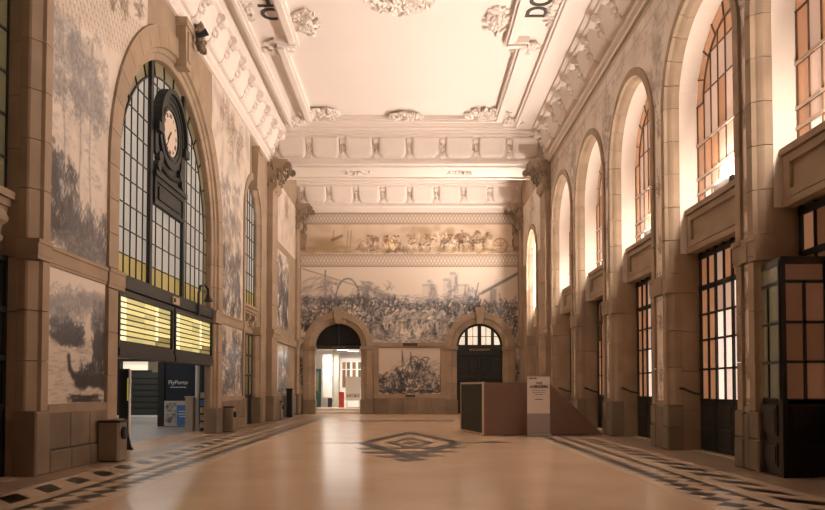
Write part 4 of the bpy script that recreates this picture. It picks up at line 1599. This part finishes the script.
for k in range(20):
    a0, a1 = PI * k / 20, PI * (k + 1) / 20
    mb.rings([[W('B', c + r * math.cos(a), 4.2 + r * math.sin(a), q) for r, q in ((1.30, .33), (1.43, .33), (1.43, .46), (1.30, .46))] for a in (a0, a1)], cap=False)
mb.wbox('B', c - 1.3, c + 1.3, 4.82, 4.86, .36, .44)
for sx in (-.41, .41):
    mb.wbox('B', c + sx - .02, c + sx + .02, 4.3, 5.55, .36, .44)
mb.build('frame', 'wood_dark', t)
disc_p = [(c + 1.31 * math.cos(PI * i / 24), 4.2 + 1.31 * math.sin(PI * i / 24)) for i in range(25)]
for a, b in ((-1.3, -.92), (-.72, -.43), (-.39, -.12), (.12, .39), (.43, .72), (.92, 1.3)):
    for z0, z1 in ((4.32, 4.82), (4.86, 5.5)):
        p = clip([(c + a, z0), (c + b, z0), (c + b, z1), (c + a, z1)], disc_p)
        if len(p) > 2 and area2(p) > .01:
            MB().wprism('B', p, .39, .41).build('pane', 'glass_cream', t)
text('gold_lettering', 'RESTAURANTE', .18, 'gold', W('B', c, 4.0, .255), (PI / 2, 0, 0), t, .006, space=1.1)

# white room behind the open doorway
room = thing('room_shell', 'small white room seen through the open doorway', 'room', (-4.5, 49, 0), kind='structure')
x0, x1, yb = -7.4, -1.8, 52.6
MB().box(x0, x1, 47.62, yb, .0, .32).build('room_floor', 'marble_border', room)
MB().box(-5.96, -3.12, 47.0, 47.62, .0, .17).build('step', 'white', room)
MB().box(x0, x1, yb, yb + .15, .32, 4.3).build('room_wall', 'white', room)
MB().box(x0 - .15, x0, 47.62, yb, .0, 4.3).build('room_wall', 'white', room)
MB().box(x1, x1 + .15, 47.62, yb, .0, 4.3).build('room_wall', 'white', room)
MB().box(x0 - .15, x1 + .15, 47.62, yb + .15, 4.2, 4.35).build('room_ceiling', 'white', room)
for k, (x, yy) in enumerate(((-4.5, 49.4), (-3.95, 51.2))):
    t = thing('tube_light', ['lit tube light on the white room ceiling, nearer the doorway', 'lit tube light on the white room ceiling, nearer the glazed partition'][k], 'lamp', (x, yy, 4.15))
    MB().box(x - .4, x + .4, yy - .12, yy + .12, 4.13, 4.2).build('casing', 'white', t)
    MB().box(x - .36, x + .36, yy - .08, yy + .08, 4.10, 4.13).build('tube', 'tube', t)
# left cased partition with dark green door
t = thing('side_door', 'dark green door ajar at the edge of the white room', 'door', (-6.4, 50.5, .32))
MB().box(-6.75, -6.05, 50.4, 50.5, .32, 2.9).build('door_leaf', 'green_door', t)
for z0, z1 in ((.5, 1.2), (1.4, 2.7)):
    MB().box(-6.62, -6.2, 50.38, 50.42, z0, z1).build('glass_panel' if z0 > 1 else 'lower_panel', 'glass_grey' if z0 > 1 else 'green_door', t)
MB().box(-6.12, -6.09, 50.32, 50.42, 1.3, 1.36).build('handle', 'alu', t)
t = thing('white_cupboard', 'plain white cupboard standing between green door and column', 'cupboard', (-5.6, 50.9, .32))
MB().box(-5.98, -5.34, 50.6, 51.2, .95, 3.9).build('carcass', 'white', t)
MB().box(-5.96, -5.36, 50.585, 50.61, 1.0, 3.85).build('door_front', 'white', t)
MB().box(-5.62, -5.36, 50.7, 51.1, .32, .95).build('dark_leg_box', 'iron', t)
MB().box(-5.42, -5.39, 50.55, 50.6, 2.0, 2.15).build('handle', 'alu', t)
t = thing('pale_column', 'pale greenish square column in the white room', 'column', (-5.0, 51, .32), kind='structure')
MB().box(-5.25, -4.92, 50.9, 51.25, .32, 4.2).build('shaft', 'greenish', t)
MB().box(-5.3, -4.87, 50.85, 51.3, .32, .5).build('base', 'greenish', t)
t = thing('glazed_partition', 'white framed glazed partition at the rear of the white room', 'partition', (-3.6, 52, .32), kind='structure')
mb = MB()
xs = [-4.85, -4.5, -4.15, -3.75, -3.4, -3.05, -2.7, -2.35]
for i, x in enumerate(xs):
    b = .16 if i in (0, 2, 3, 5) else .06
    mb.box(x - b / 2, x + b / 2, 52.0, 52.1, .32, 3.6)
for z, b in ((3.55, .3), (2.9, .06), (1.6, .08), (1.45, .12)):
    mb.box(-4.9, -2.3, 51.99, 52.11, z - b / 2, z + b / 2)
mb.box(-4.9, -2.3, 51.98, 52.08, .32, 1.4)
mb.build('frame', 'white', t)
for i in range(len(xs) - 1):
    for z0, z1 in ((1.64, 2.87), (2.93, 3.4)):
        MB().box(xs[i] + .05, xs[i + 1] - .05, 52.04, 52.06, z0, z1).build('pane', 'glass_grey' if i % 2 else 'glass_brown', t)
t = thing('notice_stand', 'white notice board on an easel stand in the white room', 'sign', (-3.75, 49.3, .32))
MB().box(-4.3, -3.3, 49.28, 49.33, .78, 2.35).build('board', 'white', t)
MB().box(-4.25, -3.35, 49.272, 49.28, 1.0, 1.25).build('printed_map', 'photo_a', t)
for k in range(5):
    MB().box(-4.2 + .16 * k, -4.1 + .16 * k, 49.266, 49.273, 1.04 + .03 * (k % 3), 1.10 + .03 * (k % 2)).build('printed_mark', 'ink', t)
for x in (-4.2, -3.4):
    MB().box(x - .02, x + .02, 49.29, 49.34, .32, .8).build('leg', 'alu', t)
MB().box(-4.25, -3.35, 49.15, 49.45, .32, .35).build('foot_bar', 'alu', t)
for k, (x, yy, lab) in enumerate(((-4.62, 49.9, 'red extinguisher cabinet beside the pale column'), (-3.12, 50.4, 'red cabinet at the rear partition, partly hidden by notice board'))):
    t = thing('red_cabinet', lab, 'cabinet', (x, yy, .32))
    MB().box(x - .17, x + .17, yy - .15, yy + .15, .32, 1.35).build('body', 'red', t)
    MB().box(x - .14, x + .14, yy - .165, yy - .15, .4, 1.28).build('door_front', 'red', t)
    MB().box(x + .08, x + .1, yy - .19, yy - .165, .8, .92).build('handle', 'alu', t)

# ------------------------------------------------------------------ cornice, beam, ceiling ornament
PC = [(0, 12.74), (.10, 12.74), (.10, 12.84), (.20, 12.92), (.20, 13.02), (.15, 13.04), (.15, 13.16), (.20, 13.5), (.34, 13.9), (.62, 14.14), (.74, 14.16), (.74, 14.26), (.90, 14.30), (.90, 14.42), (0, 14.42)]


def cornice(name, label, fn, t0, t1):
    mb = MB()
    mb.rings([[fn(t, p, z) for p, z in PC] for t in (t0, t1)])
    return tagged(mb.build(name, 'plaster'), label, 'cornice', 'structure')


BRK = {}


def bracket_meshes():
    """scroll bracket and cushion coffer in local axes: x along the wall, y out of the wall, z up"""
    mb = MB()
    prof = [(0, 0), (.06, -.02), (.14, .04), (.17, .16), (.13, .3), (.20, .48), (.34, .66), (.52, .78), (.60, .86), (.60, .98), (0, .98)]
    mb.prism(prof, lambda p, t: (t, p[0], p[1]), -.16, .16)
    mb.tube([(-.20, .11, .1), (.20, .11, .1)], .11, 10)
    mb.tube([(-.21, .50, .80), (.21, .50, .80)], .15, 10)
    for k in range(4):
        mb.ball((0, .16 + .09 * k, .22 + .16 * k), .12, .07, .10, 7, 4)
    for sx in (-1, 1):
        mb.ball((sx * .22, .22, .5), .06, .14, .2, 7, 4)
        mb.ball((sx * .24, .36, .75), .06, .14, .14, 7, 4)
    me = bpy.data.meshes.new('scroll_bracket')
    me.from_pydata(mb.v, [], mb.f)
    bm = bmesh.new(); bm.from_mesh(me); bmesh.ops.recalc_face_normals(bm, faces=bm.faces); bm.to_mesh(me); bm.free()
    me.materials.append(M['plaster'])
    BRK['b'] = me
    mb = MB()
    w, h, r = .66, .94, .26

    def outline(ins, d):
        pts = [(-w + ins, h - ins), (-w + ins, r)]
        for k in range(1, 6):
            a = PI + PI / 2 * k / 6
            pts.append((-w + r + (r - ins) * math.cos(a), r + (r - ins) * math.sin(a)))
        pts += [(-w + r, ins), (w - r, ins)]
        for k in range(1, 6):
            a = -PI / 2 + PI / 2 * k / 6
            pts.append((w - r + (r - ins) * math.cos(a), r + (r - ins) * math.sin(a)))
        pts += [(w - ins, r), (w - ins, h - ins)]
        # lean with the cove: the cushion leans out at the top
        return [(x, d + .32 * (z / h) ** 2, z) for x, z in pts]
    mb.rings([outline(0, .0), outline(0, .16), outline(.05, .22), outline(.13, .25), outline(.24, .26)])
    me = bpy.data.meshes.new('coffer')
    me.from_pydata(mb.v, [], mb.f)
    bm = bmesh.new(); bm.from_mesh(me); bmesh.ops.recalc_face_normals(bm, faces=bm.faces); bm.to_mesh(me); bm.free()
    me.materials.append(M['plaster'])
    BRK['c'] = me


bracket_meshes()


def dress(parent, pts, rz, bs=(1, 1, 1)):
    for x, y, br in pts:
        o = link('bracket' if br else 'coffer', BRK['b' if br else 'c'], parent)
        o.location = (x, y, 13.17)
        o.rotation_euler = (0, 0, rz)
        if br:
            o.scale = bs


BEAM0, BEAM1 = 37.5, 40.3
tr = cornice('trim_1', 'plaster cornice with scroll brackets along the right wall', lambda t, p, z: (XR - p, t, z), YF, BEAM0)
tl = cornice('trim_2', 'plaster cornice with scroll brackets along the clock wall', lambda t, p, z: (XL + p, t, z), YF, BEAM0)
pts_r, pts_l = [], []
y = 36.3
k = 0
while y > 10:
    pts_r += [(XR - .12, y, True), (XR - .12, y - .815, False)]
    pts_l += [(XL + .12, y, True), (XL + .12, y - .815, False)]
    y -= 1.63
dress(tr, pts_r, PI / 2, (1.15, 1.15, 1))
dress(tl, pts_l, -PI / 2, (1.15, 1.15, 1))
beam = MB().box(XL, XR, BEAM0, BEAM1, 12.9, ZT + .02).build('trim_3', 'plaster')
tagged(beam, 'deep plaster beam crossing the ceiling before the end bay', 'beam', 'structure')
mb = MB()
mb.rings([[(x, BEAM0 - p, z + (.16 if z < 12.9 else 0) * 1) for p, z in PC] for x in (XL, XR)])
mb.build('beam_cornice', 'plaster', beam)
for z0, z1 in ((12.82, 12.9),):
    MB().box(XL + .4, XR - .4, BEAM0 + .25, BEAM0 + .5, z0, z1).build('soffit_moulding', 'plaster', beam)
    MB().box(XL + .4, XR - .4, BEAM1 - .5, BEAM1 - .25, z0, z1).build('soffit_moulding', 'plaster', beam)
n = 8
pts = []
for k in range(n + 1):
    xx = XL + .28 + (XR - XL - .56) * k / n
    pts.append((xx, BEAM0 - .12, True))
    if k < n:
        pts.append((xx + (XR - XL - .56) / n / 2, BEAM0 - .12, False))
dress(beam, pts, PI, (.48, .7, 1))
tb = cornice('trim_4', 'plaster cornice with scroll brackets over the end wall', lambda t, p, z: (t, YB - p, z), XL, XR)
pts = []
for k in range(n + 1):
    xx = XL + .28 + (XR - XL - .56) * k / n
    pts.append((xx, YB - .12, True))
    if k < n:
        pts.append((xx + (XR - XL - .56) / n / 2, YB - .12, False))
dress(tb, pts, PI, (.48, .7, 1))
MB().box(XL, XR, YB - .1, YB + .02, 12.58, 12.74).build('fillet', 'plaster', tb)


def ornament(name, parent, x, y, z, rx, ry, n=26, drop=.14, ring=False, r0=.0):
    """spray of plaster leaves and flower heads below the ceiling"""
    mb = MB()
    n = int(n * 2.6)
    for k in range(n):
        a = 2 * PI * k / n if ring else random.random() * 2 * PI
        q = 1 - .25 * random.random() if ring else random.random() ** .7
        px, py = x + rx * q * math.cos(a), y + ry * q * math.sin(a)
        L, wd, b = .09 + .15 * random.random(), .035 + .04 * random.random(), random.random() * PI
        c_, s_ = math.cos(b), math.sin(b)
        hz = drop * (.4 + .7 * random.random()) * (1.25 - .7 * q)
        # a leaf: pointed oval with a raised midrib
        ring_ = [(L, 0), (L * .3, wd), (-L * .5, wd * .8), (-L, 0), (-L * .5, -wd * .8), (L * .3, -wd)]
        lo = [(px + u * c_ - v * s_, py + u * s_ + v * c_, z + .03) for u, v in ring_]
        mid = [(px + u * c_ - v * s_, py + u * s_ + v * c_, z - hz * .5) for u, v in ring_]
        mb.add(lo + mid + [(px + L * .3 * c_, py + L * .3 * s_, z - hz), (px - L * .4 * c_, py - L * .4 * s_, z - hz * .9)],
               [(i_, (i_ + 1) % 6, 6 + (i_ + 1) % 6, 6 + i_) for i_ in range(6)] + [(6, 7, 12), (7, 8, 13, 12), (8, 9, 13), (9, 10, 13), (10, 11, 12, 13), (11, 6, 12)])
        if k % 9 == 0:
            mb.ball((px, py, z - hz * .6), .07, .07, .08, 8, 5)
    return mb.build(name, 'plaster', parent)


for x in (-2.9, 2.7):
    ornament('rosette_spray', beam, x, 38.9, 12.9, .8, .35, 22)
# frames of the central panel
CX = -.34


def strip(name, x0, x1, y0, y1, dz=.16, w=.0):
    """stepped moulding box hung under the ceiling"""
    mb = MB()
    mb.box(x0, x1, y0, y1, ZT - dz, ZT + .02)
    i = .09
    if (x1 - x0) > 2 * i and (y1 - y0) > 2 * i:
        mb.box(x0 + i, x1 - i, y0 + i, y1 - i, ZT - dz - .09, ZT - dz)
    mb.build(name, 'plaster', ceiling)


OX, IX, JX = 5.42, 4.45, 3.98
for sg in (-1, 1):
    strip('frame_moulding', CX + sg * OX - .14, CX + sg * OX + .14, 9.0, 35.9)
    strip('frame_moulding', CX + sg * IX - .2, CX + sg * IX + .2, 27.0, 34.9, .22)
    strip('frame_moulding', CX + sg * JX - .2, CX + sg * JX + .2, 17.8, 26.9, .22)
    strip('frame_moulding', CX + sg * IX - .2, CX + sg * IX + .2, 9.9, 17.7, .22)
    strip('frame_moulding', min(CX + sg * JX, CX + sg * IX) - .2, max(CX + sg * JX, CX + sg * IX) + .2, 26.85, 27.25, .22)
    ornament('leaf_spray', ceiling, CX + sg * (IX + .15), 27.6, ZT - .1, .55, .6, 26)
    ornament('leaf_spray', ceiling, CX + sg * (JX - .65), 25.6, ZT - .05, .4, 1.0, 22)
    ornament('leaf_spray', ceiling, CX + sg * (OX - .28), 24.6, ZT - .05, .10, 1.7, 14, .08)
    ornament('leaf_spray', ceiling, CX + sg * (IX - .6), 34.3, ZT - .12, 1.0, .75, 46, .18)
    ornament('leaf_spray', ceiling, CX + sg * (OX - .3), 35.3, ZT - .12, .5, .5, 18)
strip('frame_moulding', CX - OX - .14, CX + OX + .14, 35.75, 36.03)
strip('frame_moulding', CX - IX - .2, CX + IX + .2, 34.75, 35.05, .18)
ornament('leaf_spray', ceiling, CX + .1, 34.5, ZT - .14, .75, .5, 30, .2)
ornament('medallion_leaves', ceiling, CX, 23.2, ZT - .03, 1.35, 2.0, 60, .2, ring=True)
ornament('medallion_leaves', ceiling, CX, 23.2, ZT - .05, 1.0, 1.5, 60, .2)
tl_ = text('ceiling_lettering', 'MINHO', 1.04, 'letter', (CX - 4.44, 25.62, ZT - .015), (PI, 0, 0), ceiling, .012, 'RIGHT', .02, 1.0)
tl_.rotation_euler = Matrix(((0, 1, 0), (1, 0, 0), (0, 0, -1))).to_euler()
tr_ = text('ceiling_lettering', 'DOURO', 1.04, 'letter', (CX + 4.66, 25.45, ZT - .015), (PI, 0, 0), ceiling, .012, 'LEFT', .02, 1.0)
tr_.rotation_euler = Matrix(((0, -1, 0), (-1, 0, 0), (0, 0, -1))).to_euler()

# ------------------------------------------------------------------ concourse beyond the clock arch
cr = thing('concourse_shell', 'grey concourse seen through the opening below the departure boards', 'room', (-12, 25, 0), kind='structure')
X0, X1, Y1 = -17.5, XL - .45, 46.0
MB().box(X0, X1, 5, Y1, -.25, -.002).build('concourse_floor', 'grey_floor', cr)
MB().box(X0, X1, Y1, Y1 + .3, -.2, 6).build('concourse_wall', 'conc_beige', cr)
MB().box(X0 - .3, X0, 5, Y1 + .3, -.2, 6).build('concourse_wall', 'conc_beige', cr)
MB().box(X0, X1, 4.7, 5.0, -.2, 6).build('concourse_wall', 'conc_wall', cr)
MB().box(X0 - .3, X1 - .72, 4.7, Y1 + .3, 5.6, 5.9).build('concourse_ceiling', 'white', cr)
for a, b in ((4.7, 10.9), (14.1, 31.7), (34.7, Y1 + .3)):
    MB().box(X1 - .72, X1, a, b, 5.6, 5.9).build('concourse_ceiling', 'white', cr)
for a, b in ((5, 10.9), (14.1, 17.25), (27.65, 31.7), (34.7, 46.0)):
    MB().box(X1 - .1, X1 - .005, a, b, -.2, 5.6).build('concourse_wall', 'conc_wall', cr)
for a, b in ((10.9, 14.1), (31.7, 34.7)):
    MB().box(X1 - .7, X1 - .6, a, b, -.2, 5.6).build('concourse_wall', 'conc_wall', cr)
MB().box(X1 - .1, X1 - .005, 17.25, 27.65, 4.3, 5.6).build('concourse_wall', 'conc_wall', cr)
MB().box(-14.5, -9.0, 43.0, 43.3, 3.0, 3.35).build('white_soffit', 'white', cr)
g = thing('rolling_gate', 'closed charcoal gate on a white kerb at the far side of the concourse', 'gate', (-15, 42, 0))
MB().box(-16.3, -14.0, 42.0, 42.3, .10, 2.5).build('shutter', 'shutter', g)
for k in range(7):
    MB().box(-16.2, -14.1, 41.97, 42.01, .2 + .33 * k, .45 + .33 * k).build('slat', 'shutter', g)
MB().box(-16.4, -13.9, 41.8, 42.4, 0, .10).build('kerb', 'white', g)
MB().box(-16.45, -16.25, 41.9, 42.4, .1, 3.1).build('post', 'iron', g)
MB().box(-14.05, -13.9, 41.9, 42.4, .1, 2.7).build('post', 'iron', g)
MB().box(-14.03, -13.93, 41.86, 41.9, .6, 2.4).build('yellow_strip', 'yellow_sign', g)
MB().box(-16.3, -14.6, 42.0, 42.3, 2.5, 2.62).build('header', 'iron', g)
MB().box(-16.15, -14.8, 42.05, 42.2, 2.62, 3.1).build('lit_panel', 'glass_cream', g)
MB().box(-16.45, -14.4, 41.9, 42.4, 3.1, 3.25).build('canopy', 'iron', g)
k_ = thing('ticket_kiosk', 'dark navy kiosk with white lettering and poster front', 'kiosk', (-10, 32, 0))
MB().box(-10.70, -9.22, 32.0, 33.6, .05, 2.75).build('body', 'navy', k_)
MB().box(-10.72, -9.2, 31.95, 33.65, 2.75, 2.85).build('top_edge', 'iron', k_)
MB().box(-10.78, -10.50, 31.93, 32.1, .0, 2.75).build('side_post', 'iron', k_)
text('kiosk_lettering', 'FlyPorto', .24, 'white', (-9.93, 31.985, 1.86), (PI / 2, 0, 0), k_, .006, bold=.003)
for q in range(6):
    MB().box(-10.26 + .115 * q, -10.17 + .115 * q, 31.984, 31.99, 1.64, 1.68).build('small_print', 'white', k_)
MB().box(-10.48, -9.4, 31.90, 31.98, 0.02, 1.08).build('poster_board', 'banner', k_)
MB().box(-10.42, -9.97, 31.885, 31.90, .62, 1.0).build('poster', 'photo_b', k_)
MB().box(-10.42, -9.97, 31.885, 31.90, .14, .55).build('poster', 'photo_b', k_)
MB().box(-9.94, -9.42, 31.885, 31.90, .05, .9).build('poster', 'blue', k_)
for q, w_ in ((.62, .34), (.50, .40), (.40, .28)):
    MB().box(-9.68 - w_ / 2, -9.68 + w_ / 2, 31.878, 31.886, q, q + .035).build('small_print', 'white', k_)
t = thing('stone_bollard', 'pale stone block at the foot of the slim white column', 'bollard', (-8.35, 28.3, 0))
MB().box(-8.48, -8.20, 28.2, 28.6, 0, 1.25).build('block', 'conc_beige', t)
MB().box(-8.50, -8.18, 28.18, 28.62, 1.25, 1.32).build('cap', 'conc_beige', t)
t = thing('white_column', 'slim white column in the concourse beside the kiosk', 'column', (-8.1, 28.6, 0), kind='structure')
MB().tube([(-8.1, 28.45, 0), (-8.1, 28.45, 5.6)], .075, 12).build('shaft', 'white', t)
MB().tube([(-8.1, 28.45, 0), (-8.1, 28.45, .2)], .1, 12).build('base', 'white', t)
t = thing('brochure_rack', 'tall brochure rack with coloured leaflets by the stone jamb', 'rack', (-7.8, 28.3, 0))
MB().box(-7.98, -7.70, 28.45, 28.55, 0, 1.5).build('back', 'wood_brown', t)
for k in range(5):
    MB().box(-7.97, -7.71, 28.32, 28.45, .12 + .28 * k, .14 + .28 * k).build('shelf', 'alu', t)
    for q in range(3):
        piece('leaflet', random.choice(['cream_trim', 'blue', 'banner', 'gold']), t, -7.96 + .085 * q, -7.885 + .085 * q, 28.34, 28.36, .14 + .28 * k, .34 + .28 * k)
t = thing('navy_partition', 'dark navy partition behind the brochure rack', 'partition', (-8, 29.3, 0))
MB().box(-8.15, -7.62, 29.2, 29.3, 0, 2.75).build('panel', 'navy', t)
MB().box(-8.17, -7.60, 29.18, 29.32, 2.75, 2.82).build('cap', 'iron', t)
es = thing('exit_sign', 'small lit green exit sign on the navy partition', 'sign', (-8, 29.1, 2.3))
MB().box(-8.03, -7.88, 29.165, 29.2, 2.30, 2.52).build('panel', 'green_sign', es)
MB().box(-7.99, -7.92, 29.155, 29.165, 2.35, 2.47).build('symbol', 'white', es)
# door leaf folded back near the entrance side jamb
t = thing('open_door_leaf', 'dark open door leaf with pale edge under the departure boards', 'door', (-7.7, 20.0, 0))
MB().box(-7.78, -7.52, 20.0, 20.07, .02, 2.15).build('door_leaf', 'iron', t)
MB().box(-7.52, -7.49, 19.98, 20.09, .02, 2.13).build('pale_edge', 'white', t)
MB().prism([(-7.78, .0), (-7.35, .0), (-7.42, .1), (-7.50, .45), (-7.78, .45)], lambda p, q: (p[0], q, p[1]), 19.9, 19.97).build('door_stop', 'iron', t)
MB().box(-7.56, -7.53, 19.985, 20.0, 1.3, 1.9).build('yellow_sticker', 'yellow_sign', t)


# ------------------------------------------------------------------ bins
def bin_(label, x, y, sc=1.0, m='bin_stone', hh=.92):
    t = thing('litter_bin', label, 'bin', (x, y, 0), group='litter bins along the clock wall')
    w, h = .24 * sc, hh
    mb = MB()
    mb.rings([[(x - w, y - w, z), (x + w - .05, y - w, z), (x + w, y - w + .05, z), (x + w, y + w, z), (x - w, y + w, z)] for z in (0.03, h - .05)])
    mb.build('body', m, t)
    MB().box(x - w - .015, x + w + .015, y - w - .015, y + w + .015, h - .05, h).build('lid', 'iron', t)
    MB().box(x - w + .02, x + w - .02, y - w + .02, y + w - .02, 0, .04).build('foot', 'iron', t)
    mb = MB()
    mb.tube([(x + w - .03, y, h * .70), (x + w + .05, y, h * .68), (x + w + .08, y, h * .68)], [.15 * sc, .15 * sc, .12 * sc], 14)
    mb.build('chute', 'iron', t)
    return t


bin_('stone coloured litter bin below the tile panel with boats', -6.68, 16.85, .95)
bin_('stone coloured litter bin at the far jamb of the clock arch', -6.74, 27.9, .72, hh=.95)
bin_('stone coloured litter bin at the foot of the beam pilaster', -6.74, 38.4, .72, hh=.95)
t = thing('dark_post', 'dark narrow post against the wall in the end bay past the pilaster bin', 'post', (-6.7, 41.5, 0))
MB().box(-6.85, -6.55, 41.3, 41.7, 0, 1.5).build('shaft', 'iron', t)
MB().box(-6.88, -6.52, 41.27, 41.73, 1.5, 1.6).build('cap', 'iron', t)
ps = thing('white_poster', 'white shiny poster on the wall past the beam pilaster', 'poster', W('L', 38.6, 1.6, -.05))
MB().wbox('L', 38.35, 39.6, 1.5, 3.9, -.05, -.015).build('sheet', 'banner', ps)
MB().wbox('L', 38.42, 39.0, 1.7, 3.2, -.056, -.049).build('picture', 'photo_b', ps)

# ------------------------------------------------------------------ draught lobby in the first right bay
lb = thing('draught_lobby', 'dark timber draught lobby with orange glazing in the first bay', 'lobby', (7.3, 14.3, 0))
LZ = 4.0


def lobby_wall(p0, p1, nx, name, palette):
    """framed wall from p0 to p1 (plan points), low panels and panes"""
    p0, p1 = Vector(p0), Vector(p1)
    L = (p1 - p0).length
    dr = (p1 - p0).normalized()
    nr = Vector((dr.y, -dr.x))

    def P(u, d, z):
        q = p0 + dr * u + nr * d
        return (q.x, q.y, z)

    def bx(mb, u0, u1, z0, z1, d0, d1):
        mb.add([P(u0, d0, z0), P(u1, d0, z0), P(u1, d1, z0), P(u0, d1, z0), P(u0, d0, z1), P(u1, d0, z1), P(u1, d1, z1), P(u0, d1, z1)],
               [(0, 3, 2, 1), (4, 5, 6, 7), (0, 1, 5, 4), (1, 2, 6, 5), (2, 3, 7, 6), (3, 0, 4, 7)])
    fr = MB()
    us = grid(0, L, nx)
    for i, u in enumerate(us):
        b = .05 if 0 < i < nx else .08
        top = LZ if i in (0, nx) else 3.62
        bx(fr, u - b / 2, u + b / 2, 1.42, top, -.04, .04)
    for z, b in ((1.40, .1), (2.12, .05), (2.85, .05), (3.60, .06), (LZ - .04, .08)):
        bx(fr, 0, L, z - b / 2, z + b / 2, -.04, .04)
    fr.build(name + '_frame', 'wood_brown', lb)
    lo = MB()
    bx(lo, 0, L, .02, 1.42, -.04, .04)
    lo.build(name + '_lower_panel', 'wood_brown', lb)
    for z0, z1 in ((.18, .62), (.75, 1.32)):
        r = MB()
        bx(r, .1, L - .1, z0, z1, .035, .07)
        bx(r, .16, L - .16, z0 + .06, z1 - .06, .07, .085)
        r.build('raised_panel', 'wood_brown', lb)
    for i in range(nx):
        for j, (z0, z1) in enumerate(((1.45, 2.1), (2.14, 2.83), (2.87, 3.57))):
            m = MB()
            bx(m, us[i] + .03, us[i + 1] - .03, z0, z1, -.01, .01)
            m.build('pane', palette(i, j), lb)
    m = MB()
    bx(m, .05, L - .05, 3.63, LZ - .08, -.01, .01)
    m.build('pane', palette(0, 2), lb)


lobby_wall((6.98, 15.02), (6.82, 13.8), 2, 'side', lambda i, j: 'glass_grey')
lobby_wall((6.82, 13.75), (7.62, 13.75), 2, 'front', lambda i, j: 'glass_brown')
lobby_wall((7.66, 13.75), (8.4, 13.75), 2, 'front', lambda i, j: 'glass_brown')
MB().box(6.78, 6.87, 13.70, 13.80, 0, LZ + .04).build('corner_post', 'wood_brown', lb)
MB().prism([(6.78, 13.70), (8.4, 13.70), (8.4, 15.0), (6.95, 15.05)], lambda p, t_: (p[0], p[1], t_), LZ, LZ + .06).build('lobby_roof', 'wood_brown', lb)
MB().box(6.78, 8.4, 13.78, 15.0, 0, .02).build('door_mat_well', 'wood_brown', lb)

# ------------------------------------------------------------------ display box and roll-up banner
bx = thing('display_box', 'brown wedge shaped display box with framed dark end panel', 'display', (3.6, 26, 0))
Y0 = 25.75


def slab(poly, y0, y1, skew=0.0):
    return MB().prism(poly, lambda p, t_: (p[0] + skew * (t_ - Y0), t_, p[1]), y0, y1)


SIDE = [(2.5, .03), (2.5, 1.82), (4.72, 1.82), (6.55, .06), (6.55, .03)]
slab(SIDE, Y0, Y0 + .06).build('side_panel', 'brown_board', bx)
slab(SIDE, Y0 + 2.8, Y0 + 2.86, 0).build('side_panel', 'brown_board', bx)
MB().box(2.52, 4.72, Y0 + .06, Y0 + 2.8, 1.76, 1.82).build('top_panel', 'brown_board', bx)
MB().prism([(4.72, 1.82), (6.55, .06), (6.5, .03), (4.68, 1.78)], lambda p, t_: (p[0], t_, p[1]), Y0 + .06, Y0 + 2.8).build('sloping_panel', 'brown_board', bx)
# end panel turned slightly towards the entrance
e0, e1 = Vector((2.5, Y0)), Vector((1.93, 28.6))
dr = (e1 - e0).normalized()
nr = Vector((-dr.y, dr.x))


def ebox(u0, u1, z0, z1, d0, d1):
    mb = MB()
    P = lambda u, d, z: tuple(e0 + dr * u + nr * d) + (z,)
    mb.add([P(u0, d0, z0), P(u1, d0, z0), P(u1, d1, z0), P(u0, d1, z0), P(u0, d0, z1), P(u1, d0, z1), P(u1, d1, z1), P(u0, d1, z1)],
           [(0, 3, 2, 1), (4, 5, 6, 7), (0, 1, 5, 4), (1, 2, 6, 5), (2, 3, 7, 6), (3, 0, 4, 7)])
    return mb


EL = (e1 - e0).length
ebox(.06, EL - .06, .06, 1.78, -.02, .03).build('end_panel', 'blackboard', bx)
for u0, u1, z0, z1 in ((0, .07, .02, 1.84), (EL - .07, EL, .02, 1.84), (.07, EL - .07, .02, .08), (.07, EL - .07, 1.77, 1.84)):
    ebox(u0, u1, z0, z1, -.04, .05).build('frame_rail', 'cream_trim', bx)

bn = thing('roll_up_banner', 'pale roll up banner with dark lettering before the brown display box', 'banner', (4.28, 25.2, 0))
MB().box(3.9, 4.66, 25.2, 25.21, .78, 2.02).build('sheet', 'banner', bn)
MB().box(3.9, 4.66, 25.2, 25.21, .08, .78).build('lower_sheet', 'banner_low', bn)
MB().box(3.88, 4.68, 25.1, 25.32, 0, .09).build('base_cassette', 'alu', bn)
MB().box(3.89, 4.67, 25.19, 25.22, 2.02, 2.05).build('top_rail', 'alu', bn)
MB().tube([(4.28, 25.235, .05), (4.28, 25.235, 2.03)], .012, 6).build('support_pole', 'alu', bn)
by = 25.195
text('lettering', 'MARVEL', .075, 'ink', (4.1, by, 1.95), (PI / 2, 0, 0), bn, .002, bold=.002)
text('lettering', 'THE', .12, 'ink', (4.30, by, 1.79), (PI / 2, 0, 0), bn, .002, bold=.003)
text('lettering', 'AVENGERS', .125, 'ink', (4.29, by, 1.67), (PI / 2, 0, 0), bn, .002, bold=.005)
for k, w_ in enumerate((.5, .44, .3)):
    MB().box(4.29 - w_ / 2, 4.29 + w_ / 2, by - .001, by + .004, 1.545 - .07 * k, 1.565 - .07 * k).build('text_line', 'bin_stone', bn)
MB().box(4.16, 4.42, by - .001, by + .004, 1.24, 1.262).build('text_line', 'ink', bn)
